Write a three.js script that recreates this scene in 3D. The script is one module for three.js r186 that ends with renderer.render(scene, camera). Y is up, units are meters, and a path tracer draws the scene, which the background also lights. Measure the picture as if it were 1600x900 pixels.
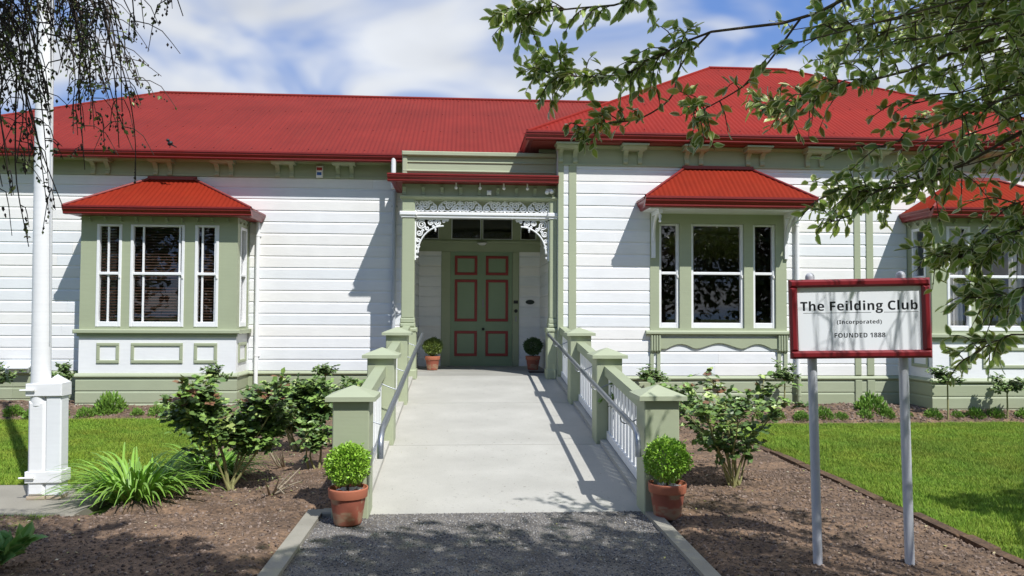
import * as THREE from 'three';
import { mergeGeometries } from 'three/addons/utils/BufferGeometryUtils.js';

// ---------- camera, sky, sun, exposure ----------
const scene = new THREE.Scene();
const camera = new THREE.PerspectiveCamera(41.112, 16 / 9, 0.05, 600);
camera.position.set(0, 1.59, 0);
camera.rotation.order = 'YXZ';
camera.rotation.set(0.03196, -0.06556, 0.0047);
const renderer = new THREE.WebGLRenderer({ antialias: true });
renderer.setSize(1024, 576);
renderer.toneMapping = THREE.LinearToneMapping;
renderer.toneMappingExposure = 1.09;
renderer.shadowMap.enabled = true;
const SUN = new THREE.Vector3(0.60, 1.48, 1.0).normalize();
const sun = new THREE.DirectionalLight(0xfffdfb, 4.75);
sun.position.copy(SUN).multiplyScalar(40).add(new THREE.Vector3(0, 0, -9));
sun.target.position.set(0, 0, -9);
sun.castShadow = true;
sun.shadow.mapSize.set(4096, 4096);
Object.assign(sun.shadow.camera, { left: -16, right: 16, top: 16, bottom: -16, near: 1, far: 90 });
scene.add(sun, sun.target);

function mulberry(a) { return () => { a |= 0; a = a + 0x6D2B79F5 | 0; let t = Math.imul(a ^ a >>> 15, 1 | a); t = t + Math.imul(t ^ t >>> 7, 61 | t) ^ t; return ((t ^ t >>> 14) >>> 0) / 4294967296; }; }
let rnd = mulberry(7);
const rr = (a, b) => a + (b - a) * rnd();
const hash = (x, y, s) => { let h = Math.imul(x, 374761393) + Math.imul(y, 668265263) + Math.imul(s, 1442695041); h = Math.imul(h ^ h >>> 13, 1274126177); return ((h ^ h >>> 16) >>> 0) / 4294967296; };
const sm = (t) => t * t * (3 - 2 * t);
function vnoise(x, y, p, s) {           // value noise, period p (0: none)
  const xi = Math.floor(x), yi = Math.floor(y), fx = sm(x - xi), fy = sm(y - yi);
  const w = (v) => p ? ((v % p) + p) % p : v;
  const a = hash(w(xi), w(yi), s), b = hash(w(xi + 1), w(yi), s), c = hash(w(xi), w(yi + 1), s), d = hash(w(xi + 1), w(yi + 1), s);
  return a + (b - a) * fx + (c - a) * fy + (a - b - c + d) * fx * fy;
}
function fbm(x, y, p, s, o = 4) { let v = 0, a = 0.5, n = 0; for (let i = 0; i < o; i++) { v += a * vnoise(x, y, p, s + i * 17); n += a; a *= 0.5; x *= 2; y *= 2; p *= 2; } return v / n; }
const smooth = (a, b, x) => sm(Math.min(1, Math.max(0, (x - a) / (b - a))));

{ // sky: blue air and broken white cloud
  const W = 2048, Hh = 1024, d = new Float32Array(W * Hh * 4);
  for (let j = 0; j < Hh; j++) {
    const el = ((j + 0.5) / Hh - 0.5) * Math.PI, y = Math.sin(el), c = Math.cos(el);
    for (let i = 0; i < W; i++) {
      const az = ((i + 0.5) / W - 0.5) * 2 * Math.PI, x = Math.cos(az) * c, z = Math.sin(az) * c;
      const h = Math.max(0, y), t = Math.pow(1 - h, 3);
      let r = 0.085 + 0.25 * t, g = 0.215 + 0.27 * t, b = 0.6 + 0.16 * t;
      if (y > 0) {
        const k = 1 / (h + 0.16), u = x * k, v = z * k;
        const wx = fbm(u * 1.1 + 7.3, v * 1.1 + 2.2, 0, 5, 3) - 0.5, wz = fbm(u * 1.1 - 4.1, v * 1.1 + 9.2, 0, 9, 3) - 0.5;
        const n = fbm(u * 1.05 + wx * 0.9 + 40.55, v * 1.05 + wz * 0.9 + 71.9, 0, 21, 6);
        const m = smooth(0.375, 0.53, n), fine = fbm(u * 4, v * 4, 0, 77, 4);
        const lum = 0.62 + 0.26 * fine - 0.12 * smooth(0.55, 0.8, n);
        const a = m * 0.93;
        r += (lum * 0.965 - r) * a; g += (lum * 1.0 - g) * a; b += (lum * 1.045 - b) * a;
      }
      const o = (j * W + i) * 4; d[o] = r; d[o + 1] = g; d[o + 2] = b; d[o + 3] = 1;
    }
  }
  const t = new THREE.DataTexture(d, W, Hh, THREE.RGBAFormat, THREE.FloatType);
  t.mapping = THREE.EquirectangularReflectionMapping; t.magFilter = t.minFilter = THREE.LinearFilter; t.wrapS = THREE.RepeatWrapping; t.needsUpdate = true;
  scene.background = t; scene.environment = t;
}

// ---------- textures and materials ----------
function tex(n, fn, srgb) {             // fn(u, v, i, j) -> [r, g, b] 0..255, tile n x n
  const d = new Uint8Array(n * n * 4);
  for (let j = 0; j < n; j++) for (let i = 0; i < n; i++) { const c = fn(i / n, j / n, i, j), o = (j * n + i) * 4; d[o] = Math.max(0, Math.min(255, c[0])); d[o + 1] = Math.max(0, Math.min(255, c[1])); d[o + 2] = Math.max(0, Math.min(255, c[2])); d[o + 3] = 255; }
  const t = new THREE.DataTexture(d, n, n); t.wrapS = t.wrapT = THREE.RepeatWrapping; t.magFilter = THREE.LinearFilter; t.minFilter = THREE.LinearMipmapLinearFilter; t.generateMipmaps = true;
  if (srgb) t.colorSpace = THREE.SRGBColorSpace; t.needsUpdate = true; return t;
}
function rep(t, metres) { const c = t.clone(); c.repeat.set(1 / metres, 1 / metres); c.needsUpdate = true; return c; }
const g3 = (v) => [v, v, v];
const paintMap = tex(256, (u, v) => g3(236 + 9 * fbm(u * 6, v * 6, 6, 3, 4) + 6 * fbm(u * 8, v * 64, 8, 4, 2)), true);      // brushed paint, faint weathering
const paintBump = tex(256, (u, v) => g3(120 * fbm(u * 4, v * 48, 4, 8, 2) + 120 * fbm(u * 24, v * 24, 24, 2, 3)));
const fineBump = tex(256, (u, v, i, j) => g3(150 * fbm(u * 32, v * 32, 32, 31, 3) + 100 * hash(i, j, 4)));
const concMap = tex(512, (u, v, i, j) => { const s = fbm(u * 4, v * 4, 4, 12, 5), f = hash(i, j, 3), dark = vnoise(u * 90, v * 90, 90, 51) > 0.93 ? -26 : 0; const k = 30 * (s - 0.5) + 14 * (f - 0.5) + dark; return [205 + k, 203 + k, 195 + k]; }, true);
const soilMap = tex(512, (u, v, i, j) => { const s = fbm(u * 6, v * 6, 6, 41, 5), f = fbm(u * 60, v * 60, 60, 43, 3), k = 0.55 + 0.5 * s + 0.55 * (f - 0.5) + 0.12 * (hash(i, j, 8) - 0.5); return [134 * k, 109 * k, 86 * k]; }, true);
const soilBump = tex(512, (u, v, i, j) => g3(255 * (0.6 * fbm(u * 40, v * 40, 40, 43, 4) + 0.4 * fbm(u * 12, v * 12, 12, 47, 3))));
const gravMap = tex(512, (u, v, i, j) => { const f = fbm(u * 110, v * 110, 110, 61, 2), s = fbm(u * 5, v * 5, 5, 63, 4), k = 0.5 + 0.55 * f + 0.35 * (s - 0.5); return [134 * k, 129 * k, 121 * k]; }, true);
const gravBump = tex(512, (u, v) => g3(255 * fbm(u * 110, v * 110, 110, 61, 2)));
const turfMap = tex(512, (u, v, i, j) => { const s = fbm(u * 5, v * 5, 5, 71, 4), f = fbm(u * 70, v * 70, 70, 73, 3), k = 0.6 + 0.4 * s + 0.5 * (f - 0.5); return [82 * k, 108 * k, 24 * k]; }, true);
const terraMap = tex(256, (u, v, i, j) => { const s = fbm(u * 4, v * 4, 4, 81, 5), w = smooth(0.44, 0.62, fbm(u * 3, v * 5, 3, 85, 5)), k = 0.85 + 0.3 * s; return [146 * k + (160 - 146 * k) * w * 0.75, 82 * k + (142 - 82 * k) * w * 0.75, 62 * k + (112 - 62 * k) * w * 0.75]; }, true);
const galvMap = tex(256, (u, v, i, j) => g3(178 + 44 * vnoise(u * 26, v * 26, 26, 91) + 18 * hash(i, j, 5)), true);
const roofMap = tex(512, (u, v, i, j) => { const s = fbm(u * 40, v * 3, 3, 97, 3), d = smooth(0.6, 0.8, fbm(u * 9, v * 5, 5, 99, 4)), k = 206 + 34 * fbm(u * 5, v * 5, 5, 95, 5) + 22 * (s - 0.5) + 8 * hash(i, j, 6); return [k, k + 10 * d, k + 8 * d]; }, true);   // faded, streaked paint

const mat = (hex, roughness = 0.6, o = {}) => new THREE.MeshStandardMaterial({ color: hex, roughness, ...o });
const painted = (hex, r = 0.55, o = {}) => mat(hex, r, { map: rep(paintMap, 1.3), bumpMap: rep(paintBump, 0.7), bumpScale: 0.0008, ...o });
const iron = (hex, m) => new THREE.MeshPhysicalMaterial({ color: hex, roughness: 0.75, specularIntensity: 0.4, map: rep(roofMap, m) });   // chalky old roof paint
const MAT = {
  white: painted(0xf2f3f2, 0.5), white2: painted(0xecefef, 0.55), white3: painted(0xf4f3ee, 0.5),
  green: painted(0xa9b192, 0.58), green2: painted(0xa4ad8d, 0.62), green3: painted(0xacb496, 0.58),
  door: painted(0x8a9f7f, 0.5), maroon: painted(0x983533, 0.45),
  roof: iron(0x882a22, 3), roof2: iron(0x942318, 3), roofBay: iron(0x93280d, 1.7),
  gutter: mat(0x8e2b29, 0.35, { map: rep(roofMap, 2) }), soffit: painted(0x8c3d38, 0.6),
  concrete: mat(0xd6d6d3, 0.9, { map: rep(concMap, 1.6), bumpMap: rep(fineBump, 0.4), bumpScale: 0.001 }),
  pathConcrete: mat(0xb0aca2, 0.9, { map: rep(concMap, 1.1), bumpMap: rep(fineBump, 0.4), bumpScale: 0.0015 }),
  kerb: mat(0xb9b6ac, 0.9, { map: rep(concMap, 0.7), bumpMap: rep(fineBump, 0.3), bumpScale: 0.002 }),
  deck: mat(0xc4c4c0, 0.8, { map: rep(concMap, 1.3) }),
  soil: mat(0xffffff, 1, { map: rep(soilMap, 1.15), bumpMap: rep(soilBump, 0.9), bumpScale: 0.012 }),
  gravel: mat(0xffffff, 0.95, { map: rep(gravMap, 0.8), bumpMap: rep(gravBump, 0.8), bumpScale: 0.005 }),
  turf: mat(0xffffff, 1, { map: rep(turfMap, 1.7) }),
  terra: mat(0xffffff, 0.8, { map: rep(terraMap, 0.34), bumpMap: rep(fineBump, 0.2), bumpScale: 0.0008 }), terraRim: mat(0xad684c, 0.8, { bumpMap: rep(fineBump, 0.2), bumpScale: 0.0006 }),
  galv: mat(0xb6bcc2, 0.38, { map: rep(galvMap, 0.2), metalness: 0.75 }), greyPaint: painted(0xc4c7cb, 0.45), greyPipe: painted(0xb9bec2, 0.5),
  glass: new THREE.MeshPhysicalMaterial({ color: 0xffffff, roughness: 0.01, transmission: 1, thickness: 0, ior: 1.5 }),
  panelling: mat(0x6b5340, 0.6, { map: rep(paintMap, 0.8) }), carpet: mat(0x5c2c28, 1), curtain: mat(0xc9c6bf, 0.95), blind: mat(0x4a352a, 0.5), black: mat(0x161718, 0.5), steel: mat(0x9a9c9e, 0.3, { metalness: 0.9 }),
  sign: mat(0x7c1c24, 0.35), twig: mat(0x3c332c, 0.9), bark: mat(0x6a5c4d, 0.95, { bumpMap: rep(soilBump, 0.3), bumpScale: 0.006 }), cane: mat(0x8c8a5a, 0.8), deadwood: mat(0x9a8d78, 0.9),
  pebble: mat(0xe8e6e2, 0.7), plasticWhite: mat(0xeeeeea, 0.35),
};
const leafMat = (t = 0.25, rough = 0.5) => new THREE.MeshPhysicalMaterial({ color: 0xffffff, vertexColors: true, roughness: rough, transmission: t, thickness: 0, side: THREE.DoubleSide });
MAT.leaf = new THREE.MeshStandardMaterial({ color: 0xffffff, vertexColors: true, roughness: 0.42, side: THREE.DoubleSide }); MAT.leafTree = leafMat(0.36, 0.42); MAT.blade = leafMat(0.25, 0.5); MAT.leafSolid = new THREE.MeshStandardMaterial({ color: 0xffffff, vertexColors: true, roughness: 0.55, side: THREE.DoubleSide });

// ---------- geometry helpers (all non-indexed, uv in metres) ----------
function flat(g) { if (g.index) g = g.toNonIndexed(); for (const k of Object.keys(g.attributes)) if (!['position', 'normal', 'uv'].includes(k)) g.deleteAttribute(k); return g; }
function uvBox(g) {
  const p = g.attributes.position, n = g.attributes.normal, uv = new Float32Array(p.count * 2);
  for (let i = 0; i < p.count; i++) {
    const ax = Math.abs(n.getX(i)), ay = Math.abs(n.getY(i)), az = Math.abs(n.getZ(i));
    const X = p.getX(i), Y = p.getY(i), Z = p.getZ(i);
    if (ay >= ax && ay >= az) { uv[2 * i] = X; uv[2 * i + 1] = Z; } else if (ax >= az) { uv[2 * i] = Z; uv[2 * i + 1] = Y; } else { uv[2 * i] = X; uv[2 * i + 1] = Y; }
  }
  g.setAttribute('uv', new THREE.BufferAttribute(uv, 2)); return g;
}
function box(x0, x1, y0, y1, z0, z1) { const g = flat(new THREE.BoxGeometry(Math.abs(x1 - x0), Math.abs(y1 - y0), Math.abs(z1 - z0))); g.translate((x0 + x1) / 2, (y0 + y1) / 2, (z0 + z1) / 2); return g; }
function bev(x0, x1, y0, y1, z0, z1, b = 0.006) {   // box with bevelled edges in the x-y outline and z faces
  b = Math.min(b, (x1 - x0) / 3, (y1 - y0) / 3, (z1 - z0) / 3);
  const s = new THREE.Shape([[x0 + b, y0 + b], [x1 - b, y0 + b], [x1 - b, y1 - b], [x0 + b, y1 - b]].map((q) => new THREE.Vector2(...q)));
  const g = new THREE.ExtrudeGeometry(s, { depth: z1 - z0 - 2 * b, bevelEnabled: true, bevelThickness: b, bevelSize: b, bevelSegments: 1 }); g.translate(0, 0, z0 + b); return flat(g);
}
function extZ(pts, z0, z1, bevel = 0) { const s = new THREE.Shape(pts.map((q) => new THREE.Vector2(q[0], q[1]))); const g = new THREE.ExtrudeGeometry(s, bevel ? { depth: z1 - z0 - 2 * bevel, bevelEnabled: true, bevelThickness: bevel, bevelSize: bevel, bevelSegments: 1 } : { depth: z1 - z0, bevelEnabled: false }); g.translate(0, 0, z0 + bevel); return flat(g); }
function extX(zy, x0, x1) { const g = new THREE.ExtrudeGeometry(new THREE.Shape(zy.map((q) => new THREE.Vector2(-q[0], q[1]))), { depth: x1 - x0, bevelEnabled: false }); g.rotateY(Math.PI / 2); g.translate(x0, 0, 0); return flat(g); }
function tube(pts, r, rad = 6, seg = 0, closed = false) { const c = new THREE.CatmullRomCurve3(pts.map((p) => p.isVector3 ? p : new THREE.Vector3(...p)), closed, 'catmullrom', 0.5); return flat(new THREE.TubeGeometry(c, seg || pts.length * 4, r, rad, closed)); }
function taper(pts, r0, r1, rad = 6, seg = 0) { // tapered tube
  const c = new THREE.CatmullRomCurve3(pts.map((p) => p.isVector3 ? p : new THREE.Vector3(...p))); const n = seg || pts.length * 3; const g = new THREE.TubeGeometry(c, n, 1, rad, false), p = g.attributes.position, v = new THREE.Vector3();
  for (let i = 0; i <= n; i++) { const o = c.getPointAt(i / n), r = r0 + (r1 - r0) * i / n; for (let j = 0; j <= rad; j++) { const k = i * (rad + 1) + j; v.fromBufferAttribute(p, k).sub(o).multiplyScalar(r).add(o); p.setXYZ(k, v.x, v.y, v.z); } }
  return flat(g);
}
function lathe(pts, x, y, z, seg = 28) { const g = new THREE.LatheGeometry(pts.map((q) => new THREE.Vector2(...q)), seg); g.translate(x, y, z); return flat(g); }
function cyl(x, z, y0, y1, r0, r1 = r0, seg = 16) { const g = new THREE.CylinderGeometry(r1, r0, y1 - y0, seg); g.translate(x, (y0 + y1) / 2, z); return flat(g); }
const ball = (x, y, z, r, s = 10) => { const g = new THREE.SphereGeometry(r, s, Math.max(6, s * 0.7 | 0)); g.translate(x, y, z); return flat(g); };
function mesh(name, geos, m, parent, keepUv) {
  const list = Array.isArray(geos) ? geos : [geos]; const g = list.length === 1 ? list[0] : mergeGeometries(list.map(flat));
  if (!keepUv) uvBox(g);
  const o = new THREE.Mesh(g, m); o.name = name; o.castShadow = o.receiveShadow = true; if (parent) parent.add(o); return o;
}
const taken = {};
function numbered(n) { const k = taken[n] = (taken[n] ?? -1) + 1; return k ? n + '_' + String(k).padStart(3, '0') : n; }
function thing(name, label, category, group) { const o = new THREE.Group(); o.name = numbered(name); o.userData = { label, category }; if (group) o.userData.group = group; scene.add(o); return o; }
function rebase(o, x, y, z) { o.position.set(x, y, z); for (const c of o.children) { c.position.x -= x; c.position.y -= y; c.position.z -= z; } return o; }
function setting(name, geos, m, keepUv) { const o = mesh(numbered(name), geos, m, scene, keepUv); o.userData.kind = 'structure'; return o; }
function stuff(o, label, category) { o.userData.kind = 'stuff'; if (label) { o.userData.label = label; o.userData.category = category; } return o; }
const pick = (a) => a[Math.floor(rnd() * a.length)];
const V = (x, y, z) => new THREE.Vector3(x, y, z);
// ---------- the club house ----------
const WL = -13.04, WR = -11.95, DOORZ = -14.57, DECK = 0.575;
const house = thing('club_house', 'white weatherboard villa with red corrugated roofs and sage green trim', 'building');
const COURSE = 0.191;
const BOARD = [[0, 0], [0.02, 0], [0.0205, 0.15], [0.017, 0.16], [0.012, 0.168], [0.0095, 0.178], [0.009, COURSE], [0, COURSE]];
function boards(parent, x0, x1, y0, y1, z, openings = [], mats = [MAT.white, MAT.white2, MAT.white3], name = 'weatherboard', xf) {
  for (let y = y0; y < y1 - 0.02; y += COURSE) {
    const top = Math.min(y + COURSE, y1);
    let segs = [[x0, x1]];
    for (const [a, b, c, d] of openings) if (d > y + 0.02 && c < top - 0.02) segs = segs.flatMap(([s, e]) => b <= s || a >= e ? [[s, e]] : [[s, a], [b, e]].filter(([p, q]) => q - p > 0.01));
    segs = segs.flatMap(([s, e]) => { const out = []; let a = s; while (e - a > 3.6) { const c = a + rr(1.6, 3.4); out.push([a, c - 0.0025]); a = c; } out.push([a, e]); return out; });   // butt joints
    for (const [s, e] of segs) {
      const prof = BOARD.map(([pz, py]) => [pz, Math.min(py, top - y)]);
      const g = extX(prof, s, e); g.translate(0, y, z + rr(-0.0006, 0.0006)); const o = mesh(name, g, pick(mats), parent);
      if (xf) o.applyMatrix4(xf);
    }
  }
}
function strips(x0, x1, y0, y1, z0, z1, openings) { // a solid wall with rectangular holes
  const ys = [...new Set([y0, y1, ...openings.flatMap((o) => [o[2], o[3]])])].sort((a, b) => a - b), out = [];
  for (let i = 0; i < ys.length - 1; i++) {
    let segs = [[x0, x1]];
    for (const [a, b, c, d] of openings) if (d > ys[i] + 1e-4 && c < ys[i + 1] - 1e-4) segs = segs.flatMap(([s, e]) => b <= s || a >= e ? [[s, e]] : [[s, a], [b, e]].filter(([p, q]) => q - p > 1e-4));
    for (const [s, e] of segs) out.push(box(s, e, ys[i], ys[i + 1], z0, z1));
  }
  return out;
}
const GREENS = [MAT.green, MAT.green2, MAT.green3];
const CAP = [[0, 0], [0.036, 0], [0.05, 0.012], [0.05, 0.03], [0.03, 0.05], [0, 0.068]];

// plinth: three green boards and a sloping drip cap
function plinth(parent, x0, x1, z) {
  const o = mesh('plinth', box(x0, x1, -0.25, 0.55, z - 0.2, z + 0.004), MAT.green2, parent);
  boards(o, x0, x1, -0.03, 0.543, z + 0.004, [], GREENS, 'plinth_board');
  mesh('drip_cap', extX(CAP.map(([a, b]) => [a + z, b + 0.545]), x0, x1), MAT.green3, o);
  return o;
}
const bayL = [-5.94, -3.54], bayR = [7.18, 9.58];
// left wing
{
  const w = mesh('wall', strips(-9.7, -0.99, 0, 4.2, WL - 0.25, WL, [[bayL[0] + 0.15, bayL[1] - 0.15, 0.7, 3.0]]), MAT.white2, house);
  boards(w, -9.7, -0.99, 0.612, 3.85, WL, [[bayL[0] - 0.02, bayL[1] + 0.02, 0, 3.2]]);
  mesh('side_wall', [box(-9.7, -9.45, 0, 4.2, -20, WL - 0.25), box(-9.7, 11, 0, 4.2, -20.2, -20)], MAT.white2, house);
  plinth(house, -9.72, bayL[0] + 0.02, WL); plinth(house, bayL[1] - 0.02, -0.99, WL);
}
// right wing
{
  const op = [[2.962, 5.17, 1.26, 3.165]];
  const w = mesh('wall', strips(1.505, 10.5, 0, 4.34, WR - 0.25, WR, [...op, [bayR[0] + 0.15, bayR[1] - 0.15, 0.7, 3.0]]), MAT.white2, house);
  boards(w, 1.505, 10.5, 0.612, 3.93, WR, [...op, [bayR[0] - 0.02, bayR[1] + 0.02, 0, 3.2]]);
  mesh('side_wall', box(1.505, 1.75, 0, 4.34, -19.5, WR - 0.25), MAT.white2, house); mesh('side_wall', box(10.25, 10.5, 0, 4.34, -19.5, WR - 0.25), MAT.white2, house);
  plinth(house, 1.495, bayR[0] + 0.02, WR); plinth(house, bayR[1] - 0.02, 10.52, WR);
  for (const [a, b] of [[1.5, 1.589], [1.668, 1.79], [6.284, 6.39], [6.485, 6.603]]) {
    const p = mesh('pilaster', bev(a, b, 0.616, 3.93, WR + 0.002, WR + 0.036), MAT.green, house);
    mesh('pilaster_foot', bev(a - 0.004, b + 0.004, 0.02, 0.54, WR + 0.02, WR + 0.046), MAT.green2, p);
  }
}
// friezes and eave brackets in pairs
function corbel(x, yTop, z, w = 0.07, h = 0.28, d = 0.15) {
  const pr = [[0, 0], [0.035, 0.0], [0.05, 0.02], [0.045, 0.05], [0.03, 0.075], [0.035, 0.11], [0.06, 0.15], [0.1, 0.18], [0.135, 0.2], [d, 0.235], [d, h], [0, h]];
  return extX(pr.map(([a, b]) => [a * d / 0.15 + z, yTop - h + b * h / 0.28]), x - w / 2, x + w / 2);
}
function frieze(x0, x1, y0, y1, z, pairs) {
  const f = mesh('frieze', [box(x0, x1, y0, y1, z, z + 0.03), box(x0, x1, y0 - 0.022, y0 + 0.012, z + 0.03, z + 0.046)], MAT.green, house);
  mesh('frieze_moulding', extX([[0.03, 0], [0.045, 0], [0.085, 0.035], [0.085, 0.05], [0.03, 0.05]].map(([a, b]) => [a + z, b + y1 - 0.05]), x0, x1), MAT.green2, f);
  for (const x of pairs) {
    mesh('eave_bracket', [corbel(x - 0.115, y1 - 0.005, z + 0.03), corbel(x + 0.115, y1 - 0.005, z + 0.03),
      extX([[0.03, 0], [0.2, 0], [0.24, 0.02], [0.26, 0.045], [0.26, 0.075], [0.03, 0.075]].map(([a, b]) => [a + z, b + y1 - 0.085]), x - 0.19, x + 0.19),
      box(x - 0.21, x + 0.21, y1 - 0.03, y1 - 0.004, z + 0.03, z + 0.3)], MAT.green3, f);
  }
}
frieze(-9.7, -0.99, 3.85, 4.115, WL, [-8.93, -7.94, -6.95, -5.94, -4.94, -3.95, -2.96, -1.97]);
frieze(1.505, 10.5, 3.93, 4.225, WR, [1.65, 2.68, 3.66, 4.655, 5.63, 6.61, 7.6, 8.57, 9.54]);

// corrugated roofs: waves of 76 mm run up each slope, cut to the hips
function corrugated(O, U, R, len, cut, pitch = 0.0762, amp = 0.0042) {
  const N = new THREE.Vector3().crossVectors(U, R).normalize(), seg = 6, n = Math.ceil(len / pitch * seg), pos = [], uv = [], rl = R.length();
  const P = (i, k) => { const u = Math.min(len, i * pitch / seg), t = cut(u) * k; return O.clone().addScaledVector(U, u).addScaledVector(R, t).addScaledVector(N, amp * Math.sin(u / pitch * 2 * Math.PI)); };
  for (let i = 0; i < n; i++) {
    const a = P(i, 0), b = P(i + 1, 0), c = P(i + 1, 1), d = P(i, 1), u0 = i * pitch / seg, u1 = (i + 1) * pitch / seg;
    for (const [q, uu, vv] of [[a, u0, 0], [b, u1, 0], [c, u1, rl * cut(u1)], [a, u0, 0], [c, u1, rl * cut(u1)], [d, u0, rl * cut(u0)]]) { pos.push(q.x, q.y, q.z); uv.push(uu, vv); }
  }
  const g = new THREE.BufferGeometry(); g.setAttribute('position', new THREE.Float32BufferAttribute(pos, 3)); g.setAttribute('uv', new THREE.Float32BufferAttribute(uv, 2)); g.computeVertexNormals();
  return g;
}
const hip = (len, a, b) => (u) => Math.max(0, Math.min(1, a > 0 ? u / a : 1, b > 0 ? (len - u) / b : 1));
function hipRoof(name, m, x0, x1, zF, zB, y, ridgeL, ridgeR, rise, zR) {
  const gs = [
    corrugated(V(x0, y, zF), V(1, 0, 0), V(0, rise, zR - zF), x1 - x0, hip(x1 - x0, ridgeL - x0, x1 - ridgeR)),
    corrugated(V(x1, y, zB), V(-1, 0, 0), V(0, rise, zR - zB), x1 - x0, hip(x1 - x0, x1 - ridgeR, ridgeL - x0))];
  const d = zF - zB;
  if (ridgeL > x0) gs.push(corrugated(V(x0, y, zB), V(0, 0, 1), V(ridgeL - x0, rise, 0), d, hip(d, zR - zB, zF - zR)));
  if (ridgeR < x1) gs.push(corrugated(V(x1, y, zF), V(0, 0, -1), V(ridgeR - x1, rise, 0), d, hip(d, zF - zR, zR - zB)));
  const o = mesh(name, gs, m, house, true);
  const caps = [tube([[ridgeL, y + rise + 0.008, zR], [(ridgeL + ridgeR) / 2, y + rise + 0.008, zR], [ridgeR, y + rise + 0.008, zR]], 0.035, 8, 2)];
  for (const [rx, ex] of [[ridgeL, x0], [ridgeR, x1]]) if (rx !== ex) for (const ez of [zF, zB]) caps.push(tube([[rx, y + rise, zR], [(rx + ex) / 2, y + rise / 2, (zR + ez) / 2], [ex, y, ez]], 0.028, 8, 2));
  mesh('ridge_cap', caps, m, o);
  const nails = [], sl = (zF - zR), wv = 0.0762 * 4; for (const t of [0.04, 0.35, 0.66, 0.95]) for (let x = x0 + 0.0762 * 0.25; x < x1; x += wv) { const cut = Math.min(1, (x - x0) / (ridgeL - x0 || 1), ridgeR < x1 ? (x1 - x) / (x1 - ridgeR) : 1); if (t < cut - 0.02) { const g = new THREE.OctahedronGeometry(0.012, 0); g.translate(x, y + rise * t + 0.012, zF - sl * t + 0.004); nails.push(flat(g)); } }
  stuff(mesh('roof_nails', nails, MAT.gutter, o));
  return o;
}
hipRoof('roof', MAT.roof, -10.17, 4.4, -12.62, -20.25, 4.175, -6.33, 4.4, 1.98, -16.4);
hipRoof('roof', MAT.roof2, 0.985, 10.95, -11.58, -19.6, 4.355, 5.13, 6.8, 2.36, -15.6);
// gutters (ogee) with soffit boards
const OGEE = [[0, 0.0], [0.075, 0.0], [0.09, 0.014], [0.09, 0.03], [0.1, 0.045], [0.118, 0.07], [0.12, 0.095], [0.132, 0.1], [0.132, 0.125], [0.118, 0.125], [0, 0.03]];
function gutterX(x0, x1, y, z, s = 1) { return extX(OGEE.map(([a, b]) => [z - 0.132 * s + a * s, y - 0.125 * s + b * s]), x0, x1); }
function gutterZ(x, z0, z1, y, dir, s = 1) { const g = extX(OGEE.map(([a, b]) => [-0.132 * s + a * s, y - 0.125 * s + b * s]), 0, Math.abs(z1 - z0)); g.rotateY(dir > 0 ? Math.PI / 2 : -Math.PI / 2); g.translate(x, 0, dir > 0 ? Math.max(z0, z1) : Math.min(z0, z1)); return g; }
{
  const g1 = mesh('gutter', [gutterX(-10.2, -0.9, 4.18, -12.6), gutterZ(-10.2, -20, -12.73, 4.18, -1)], MAT.gutter, house);
  mesh('soffit', [box(-10.08, -0.97, 4.118, 4.14, WL - 0.02, -12.72), box(-10.08, -9.6, 4.118, 4.14, -20, WL - 0.021)], MAT.soffit, g1);
  const g2 = mesh('gutter', [gutterX(0.965, 10.97, 4.365, -11.56), gutterZ(0.965, -12.9, -11.69, 4.365, -1), gutterZ(10.97, -12.9, -11.69, 4.365, 1)], MAT.gutter, house);
  mesh('soffit', [box(1.08, 10.85, 4.23, 4.255, WR - 0.02, -11.68), box(1.08, 1.51, 4.23, 4.255, -13.6, WR - 0.021)], MAT.soffit, g2);
  mesh('eave_bracket', [extX([[0.0, 0], [0.035, 0.0], [0.05, 0.06], [0.12, 0.15], [0.2, 0.2], [0.3, 0.24], [0.3, 0.28], [0, 0.28]].map(([a, b]) => [a - 0.035, b]), -0.035, 0.035).rotateY(-Math.PI / 2).translate(1.5, 3.945, -12.3)], MAT.green3, g2);
}

// windows: white sash frame with meeting rail and bars, glass in each sash, dark room behind
function sash(parent, x0, x1, y0, y1, z, meet, bars = [], o = {}) {
  const f = 0.045, s = o.sill ?? 0.075, gs = [bev(x0, x0 + f, y0, y1, z - 0.07, z), bev(x1 - (o.right ?? f), x1, y0, y1, z - 0.07, z), bev(x0 + f, x1 - (o.right ?? f), y1 - f * 0.7, y1, z - 0.07, z - 0.002), bev(x0 + f, x1 - (o.right ?? f), y0, y0 + s, z - 0.07, z - 0.002), bev(x0 + f, x1 - (o.right ?? f), meet - 0.022, meet + 0.022, z - 0.06, z - 0.006)];
  for (const b of bars) { gs.push(bev(b - 0.014, b + 0.014, meet + 0.022, y1 - f * 0.7, z - 0.055, z - 0.022, 0.004), bev(b - 0.014, b + 0.014, y0 + s, meet - 0.022, z - 0.062, z - 0.034, 0.004)); }
  mesh('window_frame', gs, MAT.white, parent);
  mesh('glass_pane', box(x0 + f, x1 - f, meet, y1 - f * 0.7, z - 0.041, z - 0.037), MAT.glass, parent);
  mesh('glass_pane', box(x0 + f, x1 - f, y0 + s, meet, z - 0.052, z - 0.048), MAT.glass, parent);
  mesh('sash_latch', [bev(x1 - 0.035, x1 - 0.01, meet - 0.075, meet - 0.03, z - 0.001, z + 0.016, 0.004)], MAT.white3, parent);
}
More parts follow.
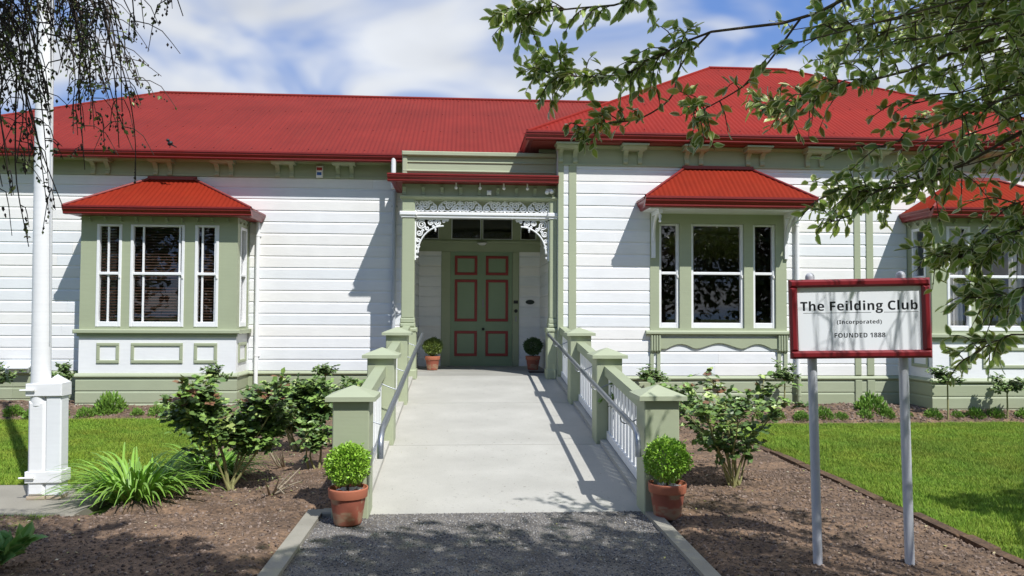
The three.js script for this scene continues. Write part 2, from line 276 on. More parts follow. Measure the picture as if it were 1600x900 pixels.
function blinds(parent, x0, x1, y0, y1, z) {
  const gs = []; for (let y = y0; y < y1; y += 0.045) { const g = box(x0, x1, -0.0015, 0.0015, -0.021, 0.021); g.rotateX(0.5 + rr(-0.05, 0.05)); g.translate(0, y, z); gs.push(g); }
  const m = mesh('venetian_blind', gs, MAT.blind, parent); return m;
}
function roomBox(parent, x0, x1, y0, y1, z0, z1) {
  mesh('room', [box(x0, x1, y1, y1 + 0.02, z0, z1), box(x0 - 0.02, x0, y0, y1, z0, z1), box(x1, x1 + 0.02, y0, y1, z0, z1), box(x0, x1, y0, y1, z0 - 0.02, z0)], MAT.panelling, parent);
  mesh('room_floor', box(x0, x1, y0 - 0.02, y0, z0, z1), MAT.carpet, parent);
}
function frameRect(x0, x1, y0, y1, z, w, d) { // four mitred-looking moulding lengths
  const p = [[0, 0], [0.5, 1], [1, 0.55], [1, 0]]; const gs = [];
  gs.push(bev(x0, x1, y0, y0 + w, z, z + d, d * 0.4), bev(x0, x1, y1 - w, y1, z, z + d, d * 0.4), bev(x0, x0 + w, y0 + w, y1 - w, z, z + d * 0.98, d * 0.4), bev(x1 - w, x1, y0 + w, y1 - w, z, z + d * 0.98, d * 0.4));
  return gs;
}
const PB = 0.65;
function bay([bx0, bx1], zw, side, blindsIn) {
  const dx = bx0 + 5.91, zf = zw + PB, op = [[-5.668, -5.287], [-5.155, -4.328], [-4.17, -3.8]].map(([a, b]) => [a + dx, b + dx, 1.34, 2.945]);
  const b = mesh('bay_window', [...strips(bx0, bx1, 1.23, 3.12, zf - 0.09, zf, op), ...strips(-zf + 0.09, -zw, 1.23, 3.12, -0.09, 0, [[-zf + 0.15, -zf + 0.49, 1.34, 2.945]]).flatMap((g) => {
    const l = g.clone(); l.rotateY(Math.PI / 2); l.translate(bx0 + 0.09, 0, 0); const r = g.clone(); r.rotateY(Math.PI / 2); r.translate(bx1, 0, 0); return [l, r]; })], MAT.green, house);
  const bars = [[-5.497], [-4.965, -4.41], [-4.06, -3.86]];
  op.forEach(([a, c, y0, y1], i) => { sash(b, a, c, y0, y1, zf + 0.012, 2.174, blindsIn ? bars[i].map((v) => v + dx) : [], { sill: 0.08 }); if (blindsIn) blinds(b, a + 0.02, c - 0.02, y0 + 0.03, y1, zf - 0.13); else { const cg = new THREE.PlaneGeometry(0.22, 1.6, 24, 1), p = cg.attributes.position; for (let k = 0; k < p.count; k++) p.setZ(k, 0.025 * Math.sin(p.getX(k) * 90)); cg.computeVertexNormals(); cg.translate(c - 0.13, 2.15, zf - 0.16); mesh('curtain', flat(cg), MAT.curtain, b); } });
  for (const [sx, dir] of [[bx0, -1], [bx1, 1]]) { // side sashes
    const h = new THREE.Group(); h.name = 'side_window'; h.position.set(sx, 0, zf); h.rotation.y = dir * Math.PI / 2; b.add(h);
    const a = dir > 0 ? 0.14 : -0.5; const gl = [bev(a, a + 0.045, 1.34, 2.945, -0.06, 0.012), bev(a + 0.315, a + 0.36, 1.34, 2.945, -0.06, 0.012), bev(a + 0.045, a + 0.315, 2.9, 2.945, -0.06, 0.01), bev(a + 0.045, a + 0.315, 1.34, 1.42, -0.06, 0.01), bev(a + 0.045, a + 0.315, 2.15, 2.195, -0.06, 0.008)];
    const wf = mesh('window_frame', gl, MAT.white); wf.position.copy(h.position); wf.rotation.copy(h.rotation); b.remove(h); b.add(wf);
    const pn = mesh('glass_pane', box(a + 0.045, a + 0.315, 1.42, 2.9, -0.04, -0.036), MAT.glass); pn.position.copy(h.position); pn.rotation.copy(h.rotation); b.add(pn);
  }
  roomBox(b, bx0 - 0.7, bx1 + 0.7, 0.62, 3.3, zw - 5, zw - 0.255); mesh('window_seat', box(bx0 + 0.1, bx1 - 0.1, 0.66, 0.7, zw - 0.24, zf - 0.1), MAT.panelling, b); mesh('bay_ceiling', box(bx0 + 0.1, bx1 - 0.1, 3.0, 3.03, zw - 0.24, zf - 0.1), MAT.panelling, b);
  // sill, white lower panel with green mouldings, plinth
  mesh('sill', [bev(bx0 - 0.07, bx1 + 0.07, 1.235, 1.3, zf - 0.1, zf + 0.075, 0.012), bev(bx0 - 0.07, bx0 + 0.05, 1.235, 1.3, zw + 0.03, zf - 0.101, 0.012), bev(bx1 - 0.05, bx1 + 0.07, 1.235, 1.3, zw + 0.03, zf - 0.101, 0.012), box(bx0 - 0.02, bx1 + 0.02, 1.19, 1.235, zf, zf + 0.03)], MAT.green3, b);
  mesh('dado_panel', [box(bx0, bx1, 0.56, 1.23, zf - 0.09, zf - 0.002), box(bx0, bx0 + 0.09, 0.56, 1.23, zw, zf - 0.09), box(bx1 - 0.09, bx1, 0.56, 1.23, zw, zf - 0.09)], MAT.white, b);
  for (const [a, c] of [[-5.638, -5.295], [-5.118, -4.327], [-4.157, -3.8]]) mesh('panel_moulding', frameRect(a + dx, c + dx, 0.771, 1.089, zf - 0.003, 0.05, 0.022), MAT.green, b);
  const sm2 = mesh('panel_moulding', frameRect(0.1, 0.53, 0.771, 1.089, 0, 0.05, 0.022), MAT.green, b); sm2.rotation.y = side * Math.PI / 2; sm2.position.set(side > 0 ? bx1 : bx0, 0, side > 0 ? zf : zw + 0.02);
  mesh('plinth', [box(bx0, bx1, -0.25, 0.55, zf - 0.2, zf + 0.004), box(bx0, bx0 + 0.2, -0.25, 0.55, zw, zf - 0.2), box(bx1 - 0.2, bx1, -0.25, 0.55, zw, zf - 0.2)], MAT.green2, b);
  boards(b, bx0 - 0.026, bx1 + 0.026, -0.03, 0.543, zf + 0.004, [], GREENS, 'plinth_board');
  for (const [sx, d] of [[bx0, -1], [bx1, 1]]) boards(b, 0, PB, -0.03, 0.543, 0.004, [], GREENS, 'plinth_board', new THREE.Matrix4().makeRotationY(d * Math.PI / 2).setPosition(sx, 0, d > 0 ? zf : zw));
  mesh('drip_cap', [extX(CAP.map(([a, c]) => [a + zf, c + 0.55]), bx0 - 0.04, bx1 + 0.04), extX(CAP.map(([a, c]) => [a, c + 0.55]), 0, PB).rotateY(Math.PI / 2).translate(bx1, 0, zf), extX(CAP.map(([a, c]) => [a, c + 0.55]), 0, PB).rotateY(-Math.PI / 2).translate(bx0, 0, zw)], MAT.green3, b);
  // little eave dentils, gutter, roof
  for (let i = 0; i < 10; i++) mesh('dentil', corbel(bx0 + 0.14 + i * 0.234, 3.07, zf, 0.035, 0.085, 0.09), MAT.green3, b);
  for (const [sx, d] of [[bx0, -1], [bx1, 1]]) for (let i = 0; i < 3; i++) { const o = mesh('dentil', corbel(0.12 + i * 0.2, 3.07, 0, 0.035, 0.085, 0.09), MAT.green3, b); o.rotation.y = d * Math.PI / 2; o.position.set(sx, 0, d > 0 ? zf : zw); }
  const ex0 = bx0 - 0.15, ex1 = bx1 + 0.275, ez = zw + 0.95;
  mesh('eave_soffit', [box(ex0 + 0.06, ex1 - 0.06, 3.075, 3.1, zw + 0.03, ez - 0.06)], MAT.soffit, b);
  mesh('bay_gutter', [gutterX(ex0, ex1, 3.2, ez + 0.02, 1.05), gutterZ(ex0, zw + 0.03, ez - 0.1, 3.2, -1, 1.05), gutterZ(ex1, zw + 0.03, ez - 0.1, 3.2, 1, 1.05)], MAT.gutter, b);
  const rl = bx0 + 0.79, rri = bx0 + 1.515, y0 = 3.19, rise = 0.58, d = ez - zw - 0.04, L = ex1 - ex0;
  const gs = [corrugated(V(ex0, y0, ez), V(1, 0, 0), V(0, rise, -d), L, hip(L, rl - ex0, ex1 - rri), 0.0762, 0.0045),
    corrugated(V(ex0, y0, zw + 0.04), V(0, 0, 1), V(rl - ex0, rise, 0), d, (u) => 1 - u / d, 0.0762, 0.0045), corrugated(V(ex1, y0, ez), V(0, 0, -1), V(rri - ex1, rise, 0), d, (u) => u / d, 0.0762, 0.0045)];
  mesh('bay_roof', gs, MAT.roofBay, b, true);
  mesh('flashing', [box(rl - 0.03, rri + 0.03, y0 + rise - 0.01, y0 + rise + 0.045, zw + 0.024, zw + 0.07), tube([[rl, y0 + rise + 0.004, zw + 0.06], [(rl + ex0) / 2, y0 + rise / 2 + 0.006, (zw + 0.06 + ez) / 2], [ex0, y0 + 0.006, ez]], 0.02, 6, 2), tube([[rri, y0 + rise + 0.004, zw + 0.06], [(rri + ex1) / 2, y0 + rise / 2 + 0.006, (zw + 0.06 + ez) / 2], [ex1, y0 + 0.006, ez]], 0.02, 6, 2)], MAT.soffit, b);
}
bay(bayL, WL, 1, true);
bay(bayR, WR, -1, false);

// flat triple window with bracketed hood and scalloped apron
{
  const z = WR + 0.03, b = mesh('window', strips(2.962, 5.17, 1.3, 3.165, WR - 0.09, z, [[3.107, 3.438, 1.356, 3.012], [3.623, 4.48, 1.356, 3.012], [4.626, 4.996, 1.356, 3.012]]), MAT.green, house);
  for (const [a, c] of [[3.107, 3.438], [3.623, 4.48], [4.626, 4.996]]) sash(b, a, c, 1.356, 3.012, z - 0.035, 2.226, [], { sill: 0.085 });
  roomBox(b, 1.9, 6.3, 0.62, 3.4, WR - 5, WR - 0.255);
  mesh('sill', [extX([[0, 0], [0.07, 0], [0.1, 0.02], [0.1, 0.05], [0.085, 0.065], [0, 0.075]].map(([a, c]) => [a + z - 0.03, c + 1.25]), 2.888, 5.225)], MAT.green3, b);
  const ap = [[3.12, 1.2], [3.12, 1.035], [3.22, 1.035]];
  for (const [s, e] of [[3.22, 4.066], [4.066, 4.912]]) for (let i = 1; i <= 14; i++) { const t = i / 14, x = s + (e - s) * t; ap.push([x, s < 4 ? 1.035 + 0.075 * Math.sin(Math.PI * Math.min(1, t * 1.9)) * (t < 0.53 ? 1 : 0) + (t >= 0.53 ? 0.09 * sm((t - 0.53) / 0.47) : 0) : 1.125 - (t < 0.47 ? 0.09 * sm(t / 0.47) : 0) - (t >= 0.47 ? 0.09 - 0.075 * Math.sin(Math.PI * Math.min(1, (1 - t) * 1.9)) : 0)]); }
  ap.push([5.01, 1.035], [5.01, 1.2]);
  mesh('apron', [extZ(ap, WR + 0.024, WR + 0.05)], MAT.green, b);
  for (const x of [2.962, 5.01]) {
    mesh('apron_corbel', [0, 1, 2, 3].map((k) => bev(x + 0.004 + k * 0.041, x + 0.034 + k * 0.041, 1.0, 1.246, WR + 0.05, WR + 0.085, 0.008)).concat([box(x, x + 0.165, 0.985, 1.248, WR + 0.023, WR + 0.06), box(x + 0.0, x + 0.055, 0.62, 0.984, WR + 0.023, WR + 0.045), box(x + 0.105, x + 0.16, 0.62, 0.984, WR + 0.023, WR + 0.045)]), MAT.green3, b);
  }
  // hood
  const x0 = 2.74, x1 = 5.4, ez = WR + 0.66, y0 = 3.34, rise = 0.55, rl = 3.51, rR = 4.595, d = ez - WR - 0.03, L = x1 - x0;
  mesh('hood_roof', [corrugated(V(x0, y0, ez), V(1, 0, 0), V(0, rise, -d), L, hip(L, rl - x0, x1 - rR), 0.0762, 0.005), corrugated(V(x0, y0, WR + 0.03), V(0, 0, 1), V(rl - x0, rise, 0), d, (u) => 1 - u / d), corrugated(V(x1, y0, ez), V(0, 0, -1), V(rR - x1, rise, 0), d, (u) => u / d)], MAT.roofBay, b, true);
  mesh('flashing', [box(rl - 0.03, rR + 0.03, y0 + rise - 0.01, y0 + rise + 0.04, WR + 0.024, WR + 0.07), tube([[rl, y0 + rise, WR + 0.05], [(rl + x0) / 2, y0 + rise / 2 + 0.006, (WR + 0.05 + ez) / 2], [x0, y0 + 0.006, ez]], 0.02, 6, 2), tube([[rR, y0 + rise, WR + 0.05], [(rR + x1) / 2, y0 + rise / 2 + 0.006, (WR + 0.05 + ez) / 2], [x1, y0 + 0.006, ez]], 0.02, 6, 2)], MAT.gutter, b);
  mesh('hood_gutter', [gutterX(x0, x1, 3.35, ez + 0.02, 1.25), gutterZ(x0, WR + 0.03, ez - 0.11, 3.35, -1, 1.25), gutterZ(x1, WR + 0.03, ez - 0.11, 3.35, 1, 1.25)], MAT.gutter, b);
  mesh('hood_soffit', [box(x0 + 0.1, x1 - 0.1, 3.18, 3.205, WR + 0.024, ez - 0.12), box(2.962, 5.17, 3.166, 3.22, WR - 0.02, WR + 0.06)], MAT.white2, b);
  for (const x of [3.01, 5.16]) { // open curved brackets with a turned drop
    const arc = []; for (let i = 0; i <= 12; i++) { const t = i / 12 * Math.PI / 2; arc.push([x, 3.14 - 0.42 * (1 - Math.sin(t)), WR + 0.06 + 0.33 * (1 - Math.cos(t))]); }
    mesh('hood_bracket', [box(x - 0.03, x + 0.03, 2.46, 3.178, WR + 0.024, WR + 0.07), box(x - 0.03, x + 0.03, 3.115, 3.178, WR + 0.07, WR + 0.5), tube(arc, 0.026, 6, 14), lathe([[0, 0], [0.018, 0.01], [0.022, 0.03], [0.01, 0.05], [0.024, 0.08], [0.026, 0.11], [0.014, 0.13], [0.03, 0.15], [0.03, 0.19]], x, 2.97, WR + 0.46, 12)], MAT.white, b);
  }
}

// porch: columns, fretwork, entablature, gutter, parapet, ceiling, inner walls, door
function spiral(cx, cy, r0, turns, a0, dir, z, w = 0.011) { const p = [], n = Math.ceil(turns * 12); for (let i = 0; i <= n; i++) { const t = i / n, r = r0 * (1 - 0.82 * t), a = a0 + dir * turns * 2 * Math.PI * t; p.push([cx + r * Math.cos(a), cy + r * Math.sin(a), z]); } return tube(p, w, 5, n * 2); }
{
  const porch = mesh('porch', [box(-0.92, 1.5, 3.44, 3.59, WL + 0.0, -12.26), box(-0.86, 1.5, 3.5, 3.58, DOORZ - 0.02, WL)], MAT.green2, house);
  const CZ = -12.03;
  for (const [x0, x1, full] of [[-0.938, -0.739, 1], [1.382, 1.502, 0]]) {
    const l = (e) => full ? x0 - e : x0 - e, r = (e) => full ? x1 + e : x1;
    mesh('column', [bev(x0, x1, 1.5, 3.4, CZ - 0.2, CZ, 0.012), bev(l(0.035), r(0.035), DECK - 0.03, 1.28, CZ - 0.235, CZ + 0.035, 0.01), bev(l(0.05), r(0.05), 1.28, 1.35, CZ - 0.25, CZ + 0.05, 0.02), bev(l(0.02), r(0.02), 1.35, 1.42, CZ - 0.22, CZ + 0.02, 0.02), bev(l(0.012), r(0.012), 1.42, 1.5, CZ - 0.21, CZ + 0.012, 0.012), bev(l(0.05), r(0.05), DECK - 0.03, 0.7, CZ - 0.25, CZ + 0.05, 0.015)], MAT.green, porch);
    mesh('column_cap', [bev(l(0.015), r(0.015), 3.065, 3.1, CZ - 0.21, CZ + 0.015, 0.008), bev(l(0.035), r(0.035), 3.1, 3.165, CZ - 0.23, CZ + 0.035, 0.012)], MAT.white, porch);
  }
  mesh('beam', [bev(-0.739, 1.382, 3.07, 3.11, CZ - 0.14, CZ - 0.03, 0.008), bev(-0.739, 1.382, 3.11, 3.162, CZ - 0.155, CZ - 0.012, 0.01)], MAT.white, porch);
  mesh('cornice', [extX([[0, 0], [0.03, 0], [0.05, 0.02], [0.075, 0.03], [0.075, 0.05], [0, 0.05]].map(([a, c]) => [a + CZ - 0.03, c + 3.36]), -0.97, 1.5), box(-0.94, 1.5, 3.35, 3.6, CZ - 0.2, CZ - 0.03)], MAT.green3, porch);
  for (let i = 0; i < 9; i++) mesh('porch_bracket', corbel(-0.9 + i * 0.292, 3.585, CZ - 0.03, 0.05, 0.165, 0.1), MAT.green3, porch);
  // fretwork frieze in three panels
  const fz = CZ - 0.085;
  for (let k = 0; k < 3; k++) {
    const a = -0.739 + k * 0.707, c = a + 0.707, m = (a + c) / 2, y0 = 3.163, h = 0.187, gs = [box(a, a + 0.012, y0, y0 + h, fz - 0.01, fz + 0.01), box(c - 0.012, c, y0, y0 + h, fz - 0.01, fz + 0.01)];
    for (const s of [-1, 1]) {
      for (const [ox, oy, r, t, a0, d] of [[0.07, 0.068, 0.06, 1.6, 1.5, 1], [0.19, 0.12, 0.062, 1.7, -1.6, -1], [0.3, 0.066, 0.058, 1.5, 1.6, 1], [0.12, 0.155, 0.03, 1, 0, 1], [0.255, 0.15, 0.028, 1, 3, -1], [0.335, 0.14, 0.03, 1.1, 0, 1], [0.24, 0.04, 0.03, 1.1, 1, 1]])
        gs.push(spiral(m + s * ox, y0 + oy, r, t, s > 0 ? a0 : Math.PI - a0, d * s, fz, 0.0125));
      gs.push(tube([[m, y0, fz], [m + s * 0.05, y0 + 0.13, fz], [m + s * 0.14, y0 + 0.17, fz], [m + s * 0.25, y0 + 0.08, fz], [m + s * 0.35, y0 + 0.02, fz]], 0.009, 5, 18), tube([[m + s * 0.35, y0 + 0.18, fz], [m + s * 0.27, y0 + 0.1, fz], [m + s * 0.16, y0 + 0.02, fz], [m + s * 0.02, y0 + 0.1, fz]], 0.009, 5, 16));
    }
    mesh('fretwork_panel', gs, MAT.white, porch);
  }
  for (const s of [1, -1]) { // corner brackets of scrolls
    const ox = s > 0 ? -0.739 : 1.382, X = (v) => ox + s * v, yT = 3.068, gs = [box(Math.min(X(0), X(0.022)), Math.max(X(0), X(0.022)), yT - 0.66, yT, fz - 0.012, fz + 0.012), box(Math.min(X(0), X(0.53)), Math.max(X(0), X(0.53)), yT - 0.02, yT, fz - 0.012, fz + 0.012)];
    const edge = []; for (let i = 0; i <= 16; i++) { const t = i / 16 * Math.PI / 2; edge.push([X(0.05 + 0.4 * (1 - Math.cos(t))), yT - 0.12 - 0.42 * (1 - Math.sin(t)), fz]); } gs.push(tube(edge, 0.014, 6, 20));
    for (const [x, y, r, t, a, d] of [[0.105, 0.1, 0.078, 2.1, 1, 1], [0.24, 0.065, 0.05, 1.8, 2, -1], [0.36, 0.07, 0.058, 2, 1, 1], [0.455, 0.045, 0.03, 1.4, 0, 1], [0.07, 0.235, 0.05, 1.7, 1, -1], [0.055, 0.345, 0.036, 1.6, 2, 1], [0.05, 0.44, 0.03, 1.5, 0, -1], [0.045, 0.53, 0.024, 1.4, 1, 1], [0.19, 0.16, 0.035, 1.4, 2, 1], [0.29, 0.125, 0.022, 1.2, 0, -1], [0.12, 0.2, 0.02, 1.2, 0, 1], [0.04, 0.61, 0.018, 1.2, 2, 1], [0.51, 0.03, 0.018, 1.2, 0, 1]]) gs.push(spiral(X(x), yT - y, r, t, s > 0 ? a : Math.PI - a, d * s, fz, 0.0105));
    gs.push(ball(X(0.32), yT - 0.175, fz, 0.018, 8), ball(X(0.32), yT - 0.2, fz, 0.012, 8));
    mesh('fretwork_bracket', gs, MAT.white, porch);
  }
  mesh('porch_gutter', [gutterX(-1.15, 1.498, 3.72, -11.78, 0.95), gutterZ(-1.15, WL + 0.03, -11.9, 3.72, -1, 0.95)], MAT.gutter, porch);
  mesh('porch_soffit', [extX([[CZ - 0.03, 3.6], [-11.88, 3.615], [-11.88, 3.64], [CZ - 0.03, 3.63]], -1.05, 1.5), box(-1.05, -0.941, 3.602, 3.63, WL + 0.02, CZ - 0.031)], MAT.soffit, porch);
  mesh('porch_roof', [box(-1.04, 1.5, 3.64, 3.68, WL - 0.3, -11.9)], MAT.gutter, porch);
  mesh('parapet', [box(-0.93, 1.5, 3.68, 4.11, -12.95, -12.18), bev(-0.955, 1.5, 4.065, 4.135, -12.97, -12.12, 0.012), bev(-0.945, 1.5, 3.96, 3.98, -12.5, -12.162, 0.008), bev(-0.945, 1.5, 3.81, 3.845, -12.5, -12.15, 0.012), bev(-0.95, -0.87, 3.68, 4.064, -12.6, -12.155, 0.012)], MAT.green3, porch);
  for (const x of [-0.096, 0.278, 0.65, 1.02]) mesh('spotlight', [cyl(x, -11.96, 3.535, 3.61, 0.012), ball(x, 3.53, -11.95, 0.026, 10)], MAT.plasticWhite, porch);
  mesh('camera_dome', [bev(0.385, 0.455, 3.43, 3.5, -12.06, -11.97, 0.01), ball(0.42, 3.475, -11.965, 0.02, 8)], MAT.plasticWhite, porch);
  mesh('floodlight', [ball(1.33, 3.48, -11.95, 0.035, 10), ball(1.4, 3.49, -11.95, 0.035, 10), box(1.32, 1.41, 3.5, 3.54, -12.06, -11.97)], MAT.plasticWhite, porch);
  // inner walls and ceiling
  const iw = mesh('porch_wall', [...strips(-0.86, 1.56, DECK - 0.1, 3.6, DOORZ - 0.25, DOORZ - 0.02, [[-0.722, -0.436, 2.97, 3.38], [-0.2, 0.365, 2.97, 3.38], [0.385, 0.96, 2.97, 3.38], [1.11, 1.416, 2.97, 3.38]]), box(-0.99, -0.82, 0, 3.6, DOORZ, WL - 0.02)], MAT.white2, house);
  boards(iw, -0.8, -0.383, DECK, 2.74, DOORZ); boards(iw, 1.088, 1.6, DECK, 2.74, DOORZ);
  boards(iw, 0, 1.5, DECK, 3.5, 0, [], undefined, 'weatherboard', new THREE.Matrix4().makeRotationY(Math.PI / 2).setPosition(-0.82, 0, WL - 0.03));
  boards(iw, 0, 2.3, DECK, 3.4, 0, [], undefined, 'weatherboard', new THREE.Matrix4().makeRotationY(-Math.PI / 2).setPosition(1.505, 0, DOORZ));
  mesh('porch_ceiling', box(-0.86, 1.5, 3.42, 3.438, DOORZ, CZ - 0.21), MAT.green2, house);
  const tf = mesh('transom', strips(-0.82, 1.6, 2.74, 3.44, DOORZ, DOORZ + 0.05, [[-0.722, -0.436, 2.97, 3.38], [-0.2, 0.365, 2.97, 3.38], [0.385, 0.96, 2.97, 3.38], [1.11, 1.416, 2.97, 3.38]]).concat([bev(-0.82, 1.6, 2.9, 2.95, DOORZ + 0.05, DOORZ + 0.085, 0.01)]), MAT.green2, house);
  for (const [a, b] of [[-0.722, -0.436], [-0.2, 0.365], [0.385, 0.96], [1.11, 1.416]]) { mesh('glass_pane', box(a, b, 2.97, 3.38, DOORZ + 0.012, DOORZ + 0.018), MAT.glass, tf); mesh('glazing_bead', frameRect(a, b, 2.97, 3.38, DOORZ + 0.02, 0.018, 0.02), MAT.white2, tf); }
  mesh('porch_light', [lathe([[0, -0.05], [0.05, -0.045], [0.085, -0.02], [0.1, 0], [0, 0]], 0.38, 2.9, DOORZ + 0.16, 18), box(0.32, 0.44, 2.885, 2.9, DOORZ + 0.085, DOORZ + 0.2)], MAT.plasticWhite, tf);
  const df = mesh('door_frame', [bev(-0.383, -0.21, DECK, 2.74, DOORZ, DOORZ + 0.045, 0.008), bev(0.963, 1.088, DECK, 2.74, DOORZ, DOORZ + 0.045, 0.008)], MAT.green2, house);
  mesh('name_plate', bev(0.985, 1.07, 1.76, 1.82, DOORZ + 0.045, DOORZ + 0.055, 0.003), MAT.black, df);
  mesh('bell_push', [cyl(0, 0, 0, 0.014, 0.035, 0.03, 16).rotateX(Math.PI / 2).translate(1.03, 1.62, DOORZ + 0.045), ball(1.03, 1.62, DOORZ + 0.06, 0.012, 8)], MAT.black, df);
  mesh('keypad', [bev(1.012, 1.045, 1.42, 1.52, DOORZ + 0.045, DOORZ + 0.062, 0.005)], MAT.steel, df);
  const ov = cyl(0, 0, 0, 0.015, 0.085, 0.08, 24); ov.rotateX(Math.PI / 2); ov.scale(1, 0.52, 1); ov.translate(1.3, 1.79, DOORZ + 0.024); mesh('oval_plaque', ov, mat(0x1d2a26, 0.4), house);
  for (const [x0, s] of [[-0.21, 1], [0.3765, -1]]) {
    const leaf = mesh('door', box(x0, x0 + 0.583, DECK + 0.005, 2.738, DOORZ - 0.015, DOORZ + 0.02), MAT.door, house);
    for (const [a, b] of [[0.19, 0.665], [0.845, 1.635], [1.72, 2.085]]) mesh('panel_moulding', frameRect(x0 + 0.08, x0 + 0.505, DECK + a, DECK + b, DOORZ + 0.018, 0.05, 0.022), MAT.maroon, leaf);
    if (s < 0) { mesh('handle', [bev(x0 + 0.015, x0 + 0.042, DECK + 1.11, DECK + 1.26, DOORZ + 0.02, DOORZ + 0.035, 0.004)], MAT.steel, leaf); mesh('knob', [ball(x0 + 0.035, DECK + 0.7, DOORZ + 0.06, 0.028, 12), cyl(0, 0, 0, 0.04, 0.012).rotateX(Math.PI / 2).translate(x0 + 0.035, DECK + 0.7, DOORZ + 0.02)], MAT.black, leaf); }
    else mesh('meeting_strip', box(x0 + 0.572, x0 + 0.594, DECK + 0.005, 2.738, DOORZ + 0.02, DOORZ + 0.032), MAT.door, leaf);
  }
  mesh('porch_floor', box(-1.0, 1.5, 0.2, DECK, DOORZ + 0.0, -12.3), MAT.deck, house);
  roomBox(house, -0.85, 1.5, DECK, 3.55, DOORZ - 4, DOORZ - 0.255);
}
// pipes on the walls
function downpipe(x, z, y0, y1, m, top) { const o = mesh('downpipe', [cyl(x, z + 0.045, y0, y1, 0.033, 0.033, 14), ...(top || [])], m, house); for (const y of [y0 + 0.5, y1 - 0.25]) mesh('pipe_clip', [cyl(x, z + 0.045, y - 0.015, y + 0.015, 0.038, 0.038, 14), box(x - 0.05, x + 0.05, y - 0.014, y + 0.014, z + 0.0, z + 0.02)], m, o); }
downpipe(-3.383, WL + 0.02, 0.36, 3.1, MAT.white, [tube([[-3.383, 3.08, WL + 0.065], [-3.38, 3.13, WL + 0.1], [-3.36, 3.17, WL + 0.25]], 0.032, 8, 8)]);
downpipe(-1.138, WL + 0.02, 0.62, 3.62, MAT.greyPipe);
downpipe(5.33, WR + 0.02, 0.6, 3.25, MAT.white); downpipe(5.33, WR + 0.05, 0.0, 0.56, MAT.green);
mesh('vent_pipe', [cyl(-1.13, -12.66, 3.62, 4.14, 0.04, 0.04, 16), ball(-1.13, 4.14, -12.66, 0.04, 14)], MAT.white, house);
mesh('tap_cover', [lathe([[0, 0.03], [0.03, 0.028], [0.04, 0.012], [0.06, 0.012], [0.062, 0], [0, 0]], 0, 0, 0, 24).rotateX(Math.PI / 2).translate(4.02, 0.42, WR + 0.03)], MAT.steel, house);
mesh('meter_hood', [extX([[0, 0.14], [0.16, 0.09], [0.16, 0.07], [0, 0.11]].map(([a, b]) => [a + WL + 0.02, b + 0.58]), -7.35, -6.95), box(-7.3, -7.0, 0.58, 0.7, WL + 0.02, WL + 0.09)], MAT.white2, house);
{ const a = mesh('alarm_box', bev(-2.44, -2.33, 3.83, 4.03, WL + 0.03, WL + 0.09, 0.008), MAT.plasticWhite, house); mesh('alarm_label', box(-2.43, -2.34, 3.95, 4.0, WL + 0.09, WL + 0.092), mat(0xb03a34, 0.5), a); mesh('alarm_label', box(-2.425, -2.35, 3.87, 3.92, WL + 0.09, WL + 0.092), mat(0x2f5fa8, 0.5), a); }
rebase(house, 0, 0, -13);
// a small dark bird on the left gutter
{ const b = thing('bird', 'small dark bird perched on the red gutter', 'bird'); const s = new THREE.SphereGeometry(0.045, 12, 8); s.scale(1, 0.8, 0.75); s.rotateZ(0.5); s.translate(-4.635, 4.25, -12.45); mesh('body', [flat(s), ball(-4.67, 4.3, -12.45, 0.026, 10), flat(new THREE.ConeGeometry(0.007, 0.025, 6).rotateZ(Math.PI / 2).translate(-4.703, 4.3, -12.45)), extZ([[-4.61, 4.24], [-4.53, 4.195], [-4.54, 4.185], [-4.62, 4.22]], -12.46, -12.44), cyl(-4.64, -12.455, 4.175, 4.23, 0.004, 0.004, 5), cyl(-4.63, -12.44, 4.175, 4.23, 0.004, 0.004, 5)], MAT.black, b); rebase(b, -4.635, 4.175, -12.45); }
// ---------- ground ----------
setting('ground', new THREE.PlaneGeometry(400, 400).rotateX(-Math.PI / 2).translate(0, -0.05, -20), MAT.turf);
const RZ0 = -6.1, RZ1 = -12.3, RAMPY = (z) => DECK * Math.max(0, Math.min(1, (RZ0 - z) / (RZ0 - RZ1)));
function sheet(x0, x1, z0, z1, cell, f) { // z0 < z1
  const nx = Math.max(1, Math.round((x1 - x0) / cell)), nz = Math.max(1, Math.round((z1 - z0) / cell)), g = new THREE.PlaneGeometry(x1 - x0, z1 - z0, nx, nz); g.rotateX(-Math.PI / 2); g.translate((x0 + x1) / 2, 0, (z0 + z1) / 2);
  const p = g.attributes.position; for (let i = 0; i < p.count; i++) { const X = p.getX(i), Z = p.getZ(i), e = Math.min(X - x0, x1 - X, Z - z0, z1 - Z); p.setY(i, f(X, Z, e)); } g.computeVertexNormals(); return g;
}
const lump = (x, z) => 0.05 * (fbm(x * 1.3 + 9, z * 1.3, 0, 3, 3) - 0.4) + 0.035 * (fbm(x * 9, z * 9, 0, 14, 3) - 0.5);
const bank = (x, z) => x < 0 ? 0.1 * smooth(-11.65, -12.3, z) : 0.12 * smooth(-10.85, -11.35, z);   // soil banked up against the house
const bedY = (x, z, e) => -0.03 + 0.055 * smooth(0, 0.12, e) + lump(x, z) * smooth(0, 0.15, e) + bank(x, z);
const BEDS = [[-2.85, -0.98, -11.6, -6.2], [-3.6, -1.14, -6.25, -1.5], [1.54, 3.55, -11.3, -1.5], [-9.6, -0.7, -13.3, -11.55], [1.4, 10.5, -12.2, -10.8]];
for (const [a, b, c, d] of BEDS) setting('garden_bed', sheet(a, b, c, d, 0.04, bedY), MAT.soil);
setting('lawn', sheet(-14, -2.84, -11.58, -7.27, 0.2, (x, z) => -0.012 + 0.012 * fbm(x, z, 0, 5, 2)), MAT.turf);
